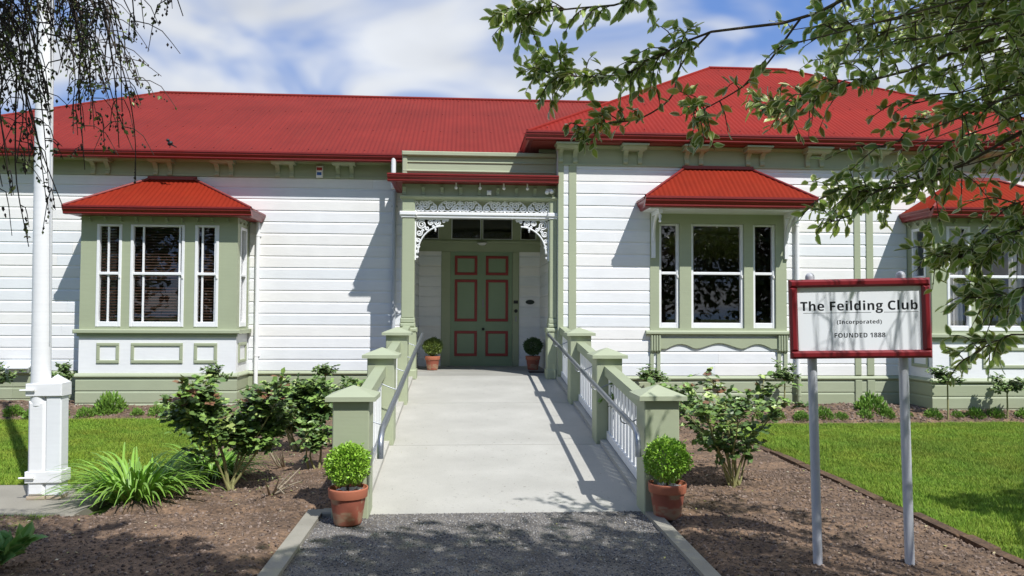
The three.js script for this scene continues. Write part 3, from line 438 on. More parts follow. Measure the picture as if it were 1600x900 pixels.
setting('lawn', sheet(3.62, 14, -10.83, -1.5, 0.2, (x, z) => -0.012 + 0.012 * fbm(x, z, 0, 6, 2)), MAT.turf);
setting('lawn', sheet(-14, -3.3, -6.2, -1.5, 0.2, (x, z) => -0.016 + 0.012 * fbm(x, z, 0, 7, 2)), MAT.turf);
setting('path', bev(-14, -2.98, -0.09, 0.012, -7.28, -6.2, 0.01), MAT.pathConcrete);
setting('driveway', sheet(-1.12, 1.5, -6.12, 8, 0.1, (x, z) => 0.002 + 0.008 * fbm(x * 3, z * 3, 0, 8, 3)), MAT.gravel);
// driveway kerbs
{ const k = thing('concrete_kerb', 'weathered concrete kerb between the driveway and the bed beside the flagpole', 'kerb'); mesh('kerb_strip', [bev(-1.19, -1.07, -0.1, 0.035, -6.2, -2.6, 0.012), bev(-1.069, -0.86, -0.1, 0.042, -6.2, -6.06, 0.012)], MAT.kerb, k); rebase(k, -1.12, 0, -4.4); }
{ const k = thing('concrete_kerb', 'weathered concrete kerb between the driveway and the bed with the club sign', 'kerb'); mesh('kerb_strip', [bev(1.45, 1.55, -0.1, 0.035, -6.12, -2.6, 0.012)], MAT.kerb, k); rebase(k, 1.5, 0, -4.4); }
// broken edging between the right bed and the lawn
{ const e = thing('lawn_edging', 'sunken row of soil stained edging blocks along the right hand lawn', 'edging'); let z = -9.2; rnd = mulberry(91); while (z < -2.5) { const l = rr(0.28, 0.62); const b = mesh('edging_block', bev(-0.045, 0.05, -0.08, 0.016 + rr(-0.012, 0.014), -l / 2, l / 2 - 0.02, 0.012), mat(pick([0xd8cfc2, 0xe6dccd, 0xc9bfb2]), 0.95, { map: rep(soilMap, 0.8), bumpMap: rep(soilBump, 0.5), bumpScale: 0.006 }), e); b.position.set(3.575 + rr(-0.02, 0.02), 0, z + l / 2); b.rotation.set(rr(-0.02, 0.02), rr(-0.04, 0.04), rr(-0.05, 0.05)); z += l; } rebase(e, 3.575, 0, -6); }

// ---------- ramp ----------
{
  const r = thing('entrance_ramp', 'pale concrete ramp rising to the porch between two balustrades', 'ramp'); r.userData.kind = 'structure';
  const zs = [RZ0, -8.15, -10.25, RZ1 + 0.0];
  for (let i = 0; i < 3; i++) { const a = zs[i] - (i ? 0.012 : 0), b = zs[i + 1]; mesh('concrete_slab', extX([[a, -0.1], [a, RAMPY(a) + 0.003], [b, RAMPY(b) + 0.003], [b, -0.1]], -0.86, 1.6), MAT.concrete, r); }
  mesh('ramp_core', extX([[RZ0 - 0.02, -0.12], [RZ0 - 0.02, -0.005], [RZ1, DECK - 0.02], [RZ1, -0.12]], -0.85, 1.59), MAT.concrete, r);
  rebase(r, 0.38, 0, RZ0);
}
function balustrade(side, label) {
  const xc = side < 0 ? -0.843 : 1.585, xi = side < 0 ? -0.6 : 1.36, o = thing('ramp_balustrade', label, 'balustrade', 'balustrades along the ramp');
  const pz = [-6.14, -8.3, -10.27];
  for (const z of pz) {
    const y = RAMPY(z), p = mesh('post', bev(xc - 0.14, xc + 0.14, Math.min(0, y - 0.2) - 0.05, y + 0.905, z - 0.14, z + 0.14, 0.008), MAT.green, o);
    const h = 0.19, c = new THREE.BufferGeometry(), y0 = y + 0.9, y1 = y + 0.935, y2 = y + 1.01; const q = [[-h, y0, -h], [h, y0, -h], [h, y0, h], [-h, y0, h], [-h, y1, -h], [h, y1, -h], [h, y1, h], [-h, y1, h], [0, y2, 0]].map(([a, b, d]) => [xc + a, b, z + d]);
    const tri = [0, 1, 2, 0, 2, 3, 0, 4, 5, 0, 5, 1, 1, 5, 6, 1, 6, 2, 2, 6, 7, 2, 7, 3, 3, 7, 4, 3, 4, 0, 4, 8, 5, 5, 8, 6, 6, 8, 7, 7, 8, 4]; c.setAttribute('position', new THREE.Float32BufferAttribute(tri.flatMap((k) => q[k]), 3)); c.computeVertexNormals(); c.setAttribute('uv', new THREE.Float32BufferAttribute(new Float32Array(tri.length * 2), 2));
    mesh('post_cap', c, MAT.green3, p);
  }
  const ends = [[-6.28, -8.16], [-8.44, -10.13], [-10.41, -12.18]], slope = Math.atan2(DECK, RZ0 - RZ1);
  for (const [a, b] of ends) {
    const rail = (lo, hi, w, m, n) => { const g = extX([[a, RAMPY(a) + lo], [a, RAMPY(a) + hi], [b, RAMPY(b) + hi], [b, RAMPY(b) + lo]], xc - w / 2, xc + w / 2); mesh(n, g, m, o); };
    rail(0.73, 0.83, 0.11, MAT.green2, 'top_rail'); rail(0.06, 0.14, 0.06, MAT.white, 'bottom_rail'); rail(0.0, 0.05, 0.2, MAT.concrete, 'ramp_upstand');
    const n = 13; for (let i = 0; i < n; i++) { const z = a + (b - a) * (i + 0.5) / n, w = (a - b) / n * 0.64; const y = RAMPY(z); mesh('picket', bev(xc - 0.016, xc + 0.016, y + 0.12, y + 0.74, z - w / 2, z + w / 2, 0.004), pick([MAT.white, MAT.white2]), o); }
  }
  const H = 0.705, r = 0.024;
  const pts = [[xi, 0.49, -5.85], [xi, 0.58, -5.855], [xi, 0.655, -5.9], [xi, 0.7, -6.02], [xi, RAMPY(-6.4) + H, -6.4], [xi, RAMPY(-9) + H, -9], [xi, RAMPY(-12.0) + H, -12.0]];
  const hr = mesh('handrail', tube(pts, r, 10, 80), MAT.galv, o);
  for (const z of [-6.5, -8.0, -9.1, -10.15, -11.3]) mesh('rail_bracket', [tube([[xi, RAMPY(z) + H - 0.02, z], [xi, RAMPY(z) + H - 0.07, z], [xi + side * 0.06, RAMPY(z) + H - 0.09, z], [xc - side * 0.0, RAMPY(z) + H - 0.02, z]], 0.006, 6, 10)], MAT.galv, hr);
  rebase(o, xc, 0, -9.2);
}
rnd = mulberry(5);
balustrade(-1, 'green and white picket balustrade with pipe rail between ramp and rose bed beside the flagpole');
balustrade(1, 'green and white picket balustrade with pipe rail on the ramp side nearest the club sign');

// ---------- leaves ----------
class Leaves {      // batch of leaf-sized faces with their own colours
  constructor() { this.p = []; this.c = []; this.items = []; }
  add(t, pos, dir, up, len, col, col2) {
    const y = dir.clone().normalize(), x = new THREE.Vector3().crossVectors(y, up).normalize(); if (!isFinite(x.x) || x.lengthSq() < 0.1) x.set(1, 0, 0); const z = new THREE.Vector3().crossVectors(x, y);
    for (const q of t) { const a = q[0] * len, b = q[1] * len, d = q[2] * len; this.p.push(pos.x + x.x * a + y.x * b + z.x * d, pos.y + x.y * a + y.y * b + z.y * d, pos.z + x.z * a + y.z * b + z.z * d); const k = q[3] ? col2 : col; this.c.push(k[0], k[1], k[2]); }
  }
  geo() { const g = new THREE.BufferGeometry(); g.setAttribute('position', new THREE.Float32BufferAttribute(this.p, 3)); g.setAttribute('color', new THREE.Float32BufferAttribute(this.c, 3)); g.computeVertexNormals(); return g; }
  build(name, m, parent) { const o = new THREE.Mesh(this.geo(), m); o.name = name; o.castShadow = o.receiveShadow = true; if (parent) parent.add(o); return o; }
}
const tri = (pts, list) => list.map((k) => pts[k]);
const LEAF4 = tri([[0, 0, 0], [-0.28, 0.45, 0.06], [0.28, 0.45, 0.06], [0, 1, -0.04], [0, 0.5, -0.02]], [0, 4, 1, 0, 2, 4, 1, 4, 3, 2, 3, 4]);
const LEAFR = tri([[0, 0, 0], [-0.34, 0.25, 0.05], [-0.4, 0.55, 0.06], [0, 1, -0.06], [0.4, 0.55, 0.06], [0.34, 0.25, 0.05], [0, 0.5, -0.03]], [0, 6, 1, 1, 6, 2, 2, 6, 3, 3, 6, 4, 4, 6, 5, 5, 6, 0]);
const VL = [[0, 0, 0, 0], [-0.15, 0.2, 0.02, 0], [-0.19, 0.45, 0.03, 0], [-0.11, 0.75, 0.0, 0], [0, 0.93, -0.06, 0], [0.11, 0.75, 0, 0], [0.19, 0.45, 0.03, 0], [0.15, 0.2, 0.02, 0], [0, 0.5, -0.025, 0],
  [-0.2, 0.18, 0.045, 1], [-0.26, 0.46, 0.06, 1], [-0.16, 0.8, 0.03, 1], [0, 1.0, -0.08, 1], [0.16, 0.8, 0.03, 1], [0.26, 0.46, 0.06, 1], [0.2, 0.18, 0.045, 1]];
const LEAFV = []; { const E = (a, b) => { VL[a]; }; for (let i = 0; i < 8; i++) { const a = i, b = (i + 1) % 8; LEAFV.push(VL[8], VL[b], VL[a]); } const ring = [[1, 9], [2, 10], [3, 11], [4, 12], [5, 13], [6, 14], [7, 15]]; for (let i = 0; i < 6; i++) { const [a, A] = ring[i], [b, B] = ring[i + 1], w = (k) => [...VL[k].slice(0, 3), 1]; LEAFV.push(w(a), w(b), w(B), w(a), w(B), w(A)); } }
const jit = (c, a = 0.25) => { const k = 1 + rr(-a, a); return [c[0] * k * (1 + rr(-0.08, 0.08)), c[1] * k, c[2] * k * (1 + rr(-0.1, 0.1))]; };
const rdir = () => { const u = rr(-1, 1), a = rr(0, 6.283), s = Math.sqrt(1 - u * u); return V(s * Math.cos(a), u, s * Math.sin(a)); };

// clipped box ball in terracotta pot
function topiary(label, x, y, z, scale, bright, ballR, seed, pebbles) {
  rnd = mulberry(seed);
  const o = thing('potted_topiary', label, 'potted plant'), s = scale;
  const pot = mesh('pot', lathe([[0, 0], [0.095, 0], [0.1, 0.01], [0.128, 0.19], [0.128, 0.2]].map(([a, b]) => [a * s, b * s]), 0, 0, 0, 32), MAT.terra, o);
  mesh('pot_rim', lathe([[0.128, 0.195], [0.14, 0.197], [0.145, 0.255], [0.143, 0.265], [0.13, 0.265], [0.126, 0.23], [0, 0.23]].map(([a, b]) => [a * s, b * s]), 0, 0, 0, 32), MAT.terraRim, pot);
  const pb = []; for (let i = 0; i < (pebbles ? 90 : 40); i++) { const a = rr(0, 6.28), r = Math.sqrt(rnd()) * 0.118 * s, g = new THREE.IcosahedronGeometry(rr(0.008, 0.016) * s, 0); g.scale(1, 0.7, 1); g.translate(r * Math.cos(a), 0.236 * s, r * Math.sin(a)); pb.push(flat(g)); }
  stuff(mesh(pebbles ? 'pebbles' : 'soil', pb, pebbles ? MAT.pebble : MAT.soil, o));
  mesh('stem', taper([[0, 0.22 * s, 0], [0.004, 0.3 * s, 0.004], [0, 0.3 * s + ballR, 0]], 0.012, 0.008, 7), MAT.twig, o);
  const L = new Leaves(), cy = 0.27 * s + ballR * 1.02;
  for (let i = 0; i < 5200; i++) { const d = rdir(), bump = 1 + 0.24 * (fbm(d.x * 4 + 5, d.y * 4 + d.z * 4, 0, seed, 3) - 0.5) * 2, r = ballR * bump * Math.pow(rr(0.3, 1), 0.3); const p = V(d.x * r, cy + d.y * r * 0.92, d.z * r); L.add(LEAF4, p, d.clone().add(rdir().multiplyScalar(0.9)).add(V(0, 0.35, 0)), rdir(), rr(0.018, 0.03), jit(bright, 0.3), bright); }
  for (let i = 0; i < 14; i++) { const d = rdir(); d.y = Math.abs(d.y); const e = ballR * rr(1.08, 1.25); for (let k = 0; k < 7; k++) L.add(LEAF4, V(d.x, d.y * 0.92, d.z).multiplyScalar(ballR + (e - ballR) * k / 6).add(V(0, cy, 0)), d.clone().add(rdir().multiplyScalar(0.8)), rdir(), rr(0.016, 0.024), jit(bright, 0.2), bright); }   // stray shoots
  stuff(L.build('foliage', MAT.leaf, o)); o.position.set(x, y, z); o.rotation.y = seed; return o;
}
topiary('terracotta pot with bright box ball and white pebbles before the post beside the rose bed', -0.835, 0.012, -5.85, 1.02, [0.28, 0.48, 0.05], 0.158, 11, true);
topiary('terracotta pot with bright box ball and white pebbles before the post nearest the club sign', 1.6, 0.012, -5.9, 1.02, [0.27, 0.47, 0.05], 0.168, 12, true);
topiary('small terracotta pot with yellowish clipped shrub on the porch by the grey downpipe side', -0.5, DECK + 0.003, -13.55, 0.92, [0.16, 0.22, 0.04], 0.16, 13, false);
topiary('small terracotta pot with dark green clipped ball on the porch beside the black mat', 1.27, DECK + 0.003, -13.6, 0.92, [0.055, 0.11, 0.03], 0.16, 14, false);
{ const m = thing('door_mat', 'black rubber mat lying on the porch floor', 'mat'); mesh('mat', bev(1.15, 1.5, DECK + 0.002, DECK + 0.014, -13.2, -12.9, 0.004), MAT.black, m); rebase(m, 1.3, DECK, -13.05); }

// ---------- sign ----------
{
  const o = thing('club_sign', 'white notice board in maroon frame on two grey pipe posts', 'sign');
  const a = V(2.253, 0, -4.756), b = V(2.8, 0, -4.665), mid = a.clone().add(b).multiplyScalar(0.5), len = a.distanceTo(b), h = len / 2;
  for (const s of [-1, 1]) { const p = mesh('post', cyl(s * h, 0, -0.3, 1.83, 0.0285, 0.0285, 20), MAT.greyPaint, o); mesh('post_top', [ball(s * h, 1.83, 0, 0.0285, 14)], MAT.greyPaint, p); }
  const W = 0.425, y0 = 1.315, y1 = 1.812, zf = 0.032, fr = 0.05;
  const bd = mesh('board', box(-W + 0.02, W - 0.02, y0 + 0.02, y1 - 0.02, zf, zf + 0.02), MAT.sign, o);
  const prof = (x0, x1, yy0, yy1) => bev(x0, x1, yy0, yy1, zf, zf + 0.05, 0.014);
  mesh('frame', [prof(-W, W, y0, y0 + fr), prof(-W, W, y1 - fr, y1), prof(-W, -W + fr, y0 + fr - 0.004, y1 - fr + 0.004), prof(W - fr, W, y0 + fr - 0.004, y1 - fr + 0.004)], MAT.sign, bd);
  const cv = document.createElement('canvas'); cv.width = 1024; cv.height = 560; const c = cv.getContext('2d');
  c.fillStyle = '#eef2f4'; c.fillRect(0, 0, 1024, 560); c.fillStyle = '#15171c'; c.textAlign = 'center'; c.textBaseline = 'alphabetic';
  const fit = (text, y, size, width, bold) => { c.font = (bold ? 'bold ' : '') + size + 'px sans-serif'; const w = c.measureText(text).width; c.save(); c.translate(512, y); c.scale(width / w, 1); c.fillText(text, 0, 0); c.restore(); };
  fit('The Feilding Club', 208, 112, 970, true); c.fillRect(52, 226, 560, 4); c.fillRect(715, 226, 280, 4); fit('(Incorporated)', 326, 46, 372, true); fit('FOUNDED 1888', 446, 56, 424, true);
  const ct = new THREE.CanvasTexture(cv); ct.colorSpace = THREE.SRGBColorSpace;
  const pg = new THREE.PlaneGeometry(2 * (W - fr) + 0.004, y1 - y0 - 2 * fr + 0.004); pg.translate(0, (y0 + y1) / 2, zf + 0.0225); mesh('notice', flat(pg), mat(0xffffff, 0.35, { map: ct }), bd, true);
  o.position.set(mid.x, 0, mid.z); o.rotation.set(0, -Math.atan2(b.z - a.z, b.x - a.x), 0.02, 'YXZ');
}
// ---------- flagpole on its timber foot ----------
{
  const o = thing('flagpole', 'white flagpole in a timber tabernacle with pyramid capped post', 'flagpole');
  mesh('pole', [cyl(0, 0, 0.78, 9, 0.076, 0.05, 24), bev(-0.07, 0.07, 0.03, 0.82, -0.07, 0.07, 0.02)], MAT.white, o);
  const p = mesh('post', [bev(0.074, 0.2, 0.03, 0.93, -0.065, 0.065, 0.01)], MAT.white2, o); const cp = new THREE.ConeGeometry(0.105, 0.07, 4); cp.rotateY(Math.PI / 4); cp.translate(0.137, 1.002, 0); mesh('post_cap', flat(cp), MAT.white2, p);
  for (const [y0, y1] of [[0.86, 0.965], [0.14, 0.235]]) { const b = mesh('band', [bev(-0.075, 0.205, y0, y1, 0.071, 0.082, 0.004), bev(-0.075, 0.205, y0, y1, -0.082, -0.071, 0.004), bev(0.201, 0.212, y0, y1, -0.082, 0.082, 0.004), bev(-0.082, -0.071, y0, y1, -0.082, 0.082, 0.004)], MAT.white, o); mesh('bolt', tube([[-0.12, (y0 + y1) / 2, 0.096], [-0.05, (y0 + y1) / 2, 0.098], [0.0, (y0 + y1) / 2, 0.098]], 0.008, 7, 4), MAT.plasticWhite, b); }
  mesh('foot', [bev(-0.075, 0.073, 0.0, 0.028, -0.07, 0.07, 0.005), bev(0.08, 0.2, 0.0, 0.028, -0.062, 0.062, 0.005)], painted(0xb5a68e, 0.8), o);
  mesh('halyard', tube([[0.085, 1.3, 0.03], [0.07, 3, 0.03], [0.06, 8, 0.02]], 0.004, 4, 10), MAT.greyPipe, o);
  o.position.set(-3.53, 0.012, -6.76); o.rotation.z = 0.012;
}
// ---------- planting ----------
function roseBush(label, x, z, w, h, low, seed, nCane, nLeaf, tops = true, group) {
  rnd = mulberry(seed); const o = thing('rose_bush', label, 'shrub', group), canes = [], tips = [];
  for (let i = 0; i < nCane; i++) {
    const a = rr(0, 6.28), r = w * 0.5 * Math.sqrt(rnd()), tx = r * Math.cos(a), tz = r * Math.sin(a) * 0.8, ty = h * rr(0.72, 0.98), m = V(tx * 0.35 + rr(-0.05, 0.05), ty * 0.4, tz * 0.35 + rr(-0.05, 0.05));
    const pts = [V(rr(-0.05, 0.05), -0.03, rr(-0.05, 0.05)), m, V(tx * 0.75, ty * 0.75, tz * 0.75), V(tx, ty, tz)]; canes.push(taper(pts, rr(0.009, 0.016), 0.004, 6, 10)); const c = new THREE.CatmullRomCurve3(pts);
    for (let k = 0; k < 5; k++) { const t = rr(0.3, 0.95), p = c.getPoint(t), d = V(rr(-1, 1), rr(0.1, 1), rr(-1, 1)).normalize().multiplyScalar(rr(0.1, 0.3) * h), e = p.clone().add(d); e.y = Math.min(e.y, h); canes.push(taper([p, p.clone().lerp(e, 0.5).add(V(0, 0.02, 0)), e], 0.004, 0.002, 4, 4)); tips.push([p, e]); }
    tips.push([pts[2], pts[3]]);
  }
  mesh('canes', canes, MAT.cane, o);
  const L = new Leaves(), dark = [0.1, 0.17, 0.045], mid = [0.18, 0.29, 0.06], pale = [0.34, 0.44, 0.14], red = [0.2, 0.1, 0.05];
  for (let i = 0; i < nLeaf * 2.6; i++) { const [p, e] = pick(tips), q = p.clone().lerp(e, rr(0.0, 1.08)).add(rdir().multiplyScalar(rr(0, 0.07))), d = V(rr(-1, 1), rr(-0.35, 0.5), rr(-1, 1)).normalize(); if (q.y < low * h) continue;
    const k = rnd(), col = tops && q.y > h * 0.82 && k < 0.22 ? red : k < 0.55 ? dark : k < 0.9 ? mid : pale;
    for (let j = 0; j < 5; j++) { const s = (j % 2 ? 1 : -1) * (j ? 1 : 0), side = V(-d.z, 0, d.x), b = q.clone().addScaledVector(d, 0.012 + (j >> 1) * 0.028 + (j ? 0 : 0.07)); L.add(LEAFR, b, d.clone().addScaledVector(side, s * 1.1).add(V(0, rr(-0.3, 0.2), 0)), V(rr(-0.9, 0.9), 1, rr(-0.5, 1.1)), rr(0.042, 0.07), jit(col), col); } }
  stuff(L.build('foliage', MAT.leaf, o)); o.position.set(x, 0.015, z); return o;
}
roseBush('large full rose bush with reddish tips standing behind the strap leaved clump', -2.02, -6.95, 1.2, 0.98, 0.22, 21, 8, 400);
roseBush('leafy green rose bush beside the ramp behind the large full one', -1.8, -8.7, 1.4, 0.86, 0.1, 22, 10, 430, false);
roseBush('smaller rose bush close to the middle post beside the flagpole side bed', -1.42, -9.7, 0.8, 0.74, 0.1, 23, 8, 240, false);
roseBush('sparse young rose with a single upright stem in the bare soil', -1.45, -7.75, 0.26, 0.5, 0.2, 24, 3, 36, false);
roseBush('wide open rose bush with many canes beside the club sign', 2.5, -6.9, 1.35, 0.98, 0.28, 25, 10, 165);
roseBush('rounded green rose bush behind the potted box ball near the club sign', 1.98, -7.9, 0.8, 0.85, 0.2, 26, 8, 230, false);
for (const [x, z, s, a, label] of [[-1.62, -6.75, 31, 0.5, 'pruned rose stump with grey bent stems lying in soil'], [-1.75, -7.9, 32, 2.2, 'low twiggy pruned rose in shade of the bushes']]) {
  rnd = mulberry(s); const o = thing('pruned_rose', label, 'shrub'), gs = []; for (let i = 0; i < 7; i++) { const b = a + rr(-1.3, 1.3), l = rr(0.16, 0.32); gs.push(taper([[0, -0.02, 0], [Math.cos(b) * l * 0.5, rr(0.03, 0.1), Math.sin(b) * l * 0.5], [Math.cos(b) * l, rr(0.05, 0.22), Math.sin(b) * l]], rr(0.01, 0.016), 0.004, 6, 6)); } mesh('stems', gs, MAT.deadwood, o);
  const L = new Leaves(); for (let i = 0; i < 60; i++) { const b = a + rr(-1.4, 1.4), l = rr(0.08, 0.3); L.add(LEAF4, V(Math.cos(b) * l, rr(0.05, 0.2), Math.sin(b) * l), rdir(), V(0, 1, 0), rr(0.015, 0.03), jit([0.17, 0.2, 0.06]), [0.2, 0.2, 0.1]); } stuff(L.build('leaflets', MAT.leaf, o)); o.position.set(x, 0.02, z);
}
// strap leaved clump
{
  rnd = mulberry(41); const o = thing('strap_leaf_clump', 'dense clump of arching bright green strap leaves beside the flagpole', 'plant');
  const shapes = []; for (let k = 0; k < 14; k++) {
    const len = rr(0.46, 0.72), droop = rr(0.95, 1.7), wd = rr(0.008, 0.0125), n = 9, pos = [], col = [], c0 = jit([0.23, 0.42, 0.05], 0.28), P = [];
    let yy = 0, rr0 = 0, ang = rr(0.7, 1.38); for (let i = 0; i <= n; i++) { const t = i / n, w = wd * Math.sin(Math.PI * (0.16 + 0.84 * t) ** 0.8) + 0.002; P.push([rr0, yy, w]); rr0 += Math.cos(ang) * len / n; yy += Math.sin(ang) * len / n; ang -= droop * 2.1 / n * (0.3 + t); }
    for (let i = 0; i < n; i++) { const [a, b, w] = P[i], [c, d, v] = P[i + 1]; for (const q of [[a, b + 0.2 * w, -w], [a, b - 0.3 * w, 0], [c, d - 0.3 * v, 0], [a, b + 0.2 * w, -w], [c, d - 0.3 * v, 0], [c, d + 0.2 * v, -v], [a, b - 0.3 * w, 0], [a, b + 0.2 * w, w], [c, d + 0.2 * v, v], [a, b - 0.3 * w, 0], [c, d + 0.2 * v, v], [c, d - 0.3 * v, 0]]) { pos.push(...q); col.push(...c0); } }
    const g = new THREE.BufferGeometry(); g.setAttribute('position', new THREE.Float32BufferAttribute(pos, 3)); g.setAttribute('color', new THREE.Float32BufferAttribute(col, 3)); g.computeVertexNormals(); shapes.push(g);
  }
  for (let i = 0; i < 290; i++) { const m = new THREE.Mesh(pick(shapes), MAT.blade); m.name = 'strap_leaf'; m.castShadow = m.receiveShadow = true; const a = rr(0, 6.28), r = 0.2 * Math.sqrt(rnd()), da = a + rr(-0.6, 0.6); m.position.set(1.25 * r * Math.cos(a), 0, r * Math.sin(a)); m.rotation.set(0, -da, 0); m.scale.setScalar(rr(0.75, 1.12)); m.scale.y *= rr(0.6, 0.92); o.add(m); }
  o.position.set(-2.72, 0.01, -6.72);
  const c = o.clone(); c.name = numbered('strap_leaf_clump'); c.userData = { label: 'smaller clump of strap leaves tucked behind the large rose bush', category: 'plant' }; c.position.set(-2.35, 0.01, -7.5); c.rotation.y = 2; c.scale.setScalar(0.85); scene.add(c);
}
// young standard roses against the walls
function standard(label, x, z, h, r, seed, nl = 230) {
  rnd = mulberry(seed); const o = thing('standard_rose', label, 'shrub', 'young standard roses along the house'); const gs = [taper([[0, -0.03, 0], [rr(-0.01, 0.01), h * 0.5, rr(-0.01, 0.01)], [0, h, 0]], 0.014, 0.01, 7)]; const tips = [];
  for (let i = 0; i < 12; i++) { const d = rdir(); d.y = Math.abs(d.y) * 0.9 + 0.05; const e = V(0, h, 0).addScaledVector(d, r * rr(0.6, 1.15)); gs.push(taper([[0, h - 0.03, 0], V(0, h, 0).lerp(e, 0.5).add(V(0, 0.03, 0)), e], 0.005, 0.002, 4, 4)); tips.push([V(0, h, 0), e]); }
  mesh('stem', gs, MAT.cane, o); const L = new Leaves();
  for (let i = 0; i < nl; i++) { const [p, e] = pick(tips), q = p.clone().lerp(e, rr(0.35, 1.1)), d = V(rr(-1, 1), rr(-0.5, 0.5), rr(-1, 1)).normalize(), col = pick([[0.08, 0.14, 0.035], [0.12, 0.2, 0.05], [0.17, 0.25, 0.07]]); for (let j = 0; j < 5; j++) { const side = V(-d.z, 0, d.x); L.add(LEAFR, q.clone().addScaledVector(d, 0.01 + (j >> 1) * 0.022), d.clone().addScaledVector(side, (j % 2 ? 1 : -1) * (j ? 1 : 0)), V(rr(-0.7, 0.7), 1, rr(-0.3, 1)), rr(0.028, 0.048), jit(col), col); } }
  stuff(L.build('foliage', MAT.leaf, o)); o.position.set(x, 0.01, z);
}
for (const [x, z, h, r, s, l] of [[-7.1, -12.3, 0.5, 0.3, 51, 'standard rose on thin stem below the small white wall hood'], [-6.22, -12.5, 0.52, 0.27, 52, 'standard rose between the flagpole and the bay with blinds'], [-3.78, -11.95, 0.56, 0.24, 53, 'standard rose before the panelled corner of the bay with blinds'], [-2.15, -12.4, 0.58, 0.22, 54, 'slim standard rose on plinth between the bay and the ramp'], [2.9, -11.6, 0.55, 0.26, 55, 'standard rose under the fluted corbel nearest the ramp'], [4.95, -11.5, 0.58, 0.28, 56, 'standard rose before the downpipe beside the triple window'], [7.2, -10.98, 0.58, 0.26, 57, 'standard rose at the corner of the bay with curtains'], [8.1, -10.95, 0.45, 0.3, 58, 'low spreading standard rose before the bay with curtains']]) standard(l, x, z, h, r, s);
// low clipped shrubs along the beds
{
  const protos = [61, 62, 63].map((seed) => { rnd = mulberry(seed); const o = new THREE.Group(); o.name = 'border_shrub'; const L = new Leaves(); for (let i = 0; i < 520; i++) { const d = rdir(); d.y = Math.abs(d.y); const r = 0.125 * Math.pow(rr(0.25, 1), 0.45) * (1 + 0.25 * (fbm(d.x * 3 + 5, d.z * 3 + d.y * 3, 0, seed, 2) - 0.5)); L.add(LEAF4, V(d.x * r, d.y * r * 1.15 + 0.015, d.z * r), d.clone().add(V(0, 0.8, 0)).add(rdir().multiplyScalar(0.5)), rdir(), rr(0.025, 0.042), jit([0.16, 0.29, 0.045], 0.35), [0.2, 0.3, 0.05]); } stuff(L.build('foliage', MAT.leaf, o)); mesh('stem', [taper([[0, -0.03, 0], [0.004, 0.04, 0], [0, 0.1, 0.003]], 0.007, 0.004, 5)], MAT.twig, o); return o; });
  rnd = mulberry(64); let i = 0;
  const put = (x, z, label, group) => { const c = protos[i++ % 3].clone(); c.name = numbered('border_shrub'); c.userData = { label, category: 'shrub', group }; c.position.set(x, 0.01, z); c.rotation.y = rr(0, 6.28); c.scale.setScalar(rr(0.78, 1.2)); scene.add(c); };
  for (let x = -8.0; x < -2.6; x += rr(0.27, 0.42)) put(x, -11.75 + rr(-0.08, 0.08), 'low bright green shrub in the border below the bay with blinds', 'border shrubs below the bay with blinds');
  for (let x = 3.7; x < 9.6; x += rr(0.24, 0.42)) put(x, -11.05 + rr(-0.07, 0.07), 'low bright green shrub in the border beyond the club sign', 'border shrubs beyond the club sign');
  for (const [x, z, s] of [[-5.25, -11.95, 1.8], [-1.75, -11.6, 1.7], [6.2, -11.3, 1.9], [8.9, -11.0, 1.8], [1.95, -10.6, 1.6], [-1.3, -10.9, 1.6]]) { put(x, z, 'taller loose green perennial among the border shrubs', 'taller perennials in the borders'); scene.children[scene.children.length - 1].scale.set(s, s * 1.15, s); }
}
// glossy shrub in the corner by the path
{
  rnd = mulberry(71); const o = thing('glossy_shrub', 'glossy broad leaved green shrub at the edge of the bare soil', 'shrub'), gs = []; const lg = []; 
  for (let k = 0; k < 3; k++) { const L = new Leaves(); L.add(LEAFV, V(0, 0, 0), V(0, 1, 0), V(0, 0, 1), 1, pick([[0.1, 0.24, 0.05], [0.14, 0.3, 0.06], [0.2, 0.36, 0.1]]), [0.2, 0.34, 0.09]); lg.push(L.geo()); }
  for (let i = 0; i < 9; i++) { const d = V(rr(-1, 1), rr(0.6, 1.2), rr(-1, 1)).normalize(), l = rr(0.16, 0.3), e = d.clone().multiplyScalar(l); gs.push(taper([[0, -0.02, 0], e.clone().multiplyScalar(0.5), e], 0.008, 0.004, 5, 4)); for (let k = 0; k < 14; k++) { const m = new THREE.Mesh(pick(lg), MAT.leaf); m.name = 'leaf'; m.castShadow = m.receiveShadow = true; const p = e.clone().multiplyScalar(rr(0.55, 1.05)), dd = d.clone().multiplyScalar(0.5).add(rdir()); dd.y = Math.abs(dd.y) * 0.8 + 0.1; m.position.copy(p); m.quaternion.setFromUnitVectors(V(0, 1, 0), dd.normalize()); m.rotateY(rr(0, 6.28)); m.scale.setScalar(rr(0.1, 0.17)); o.add(m); } }
  mesh('stems', gs, MAT.cane, o); o.position.set(-2.78, 0, -4.75);
}
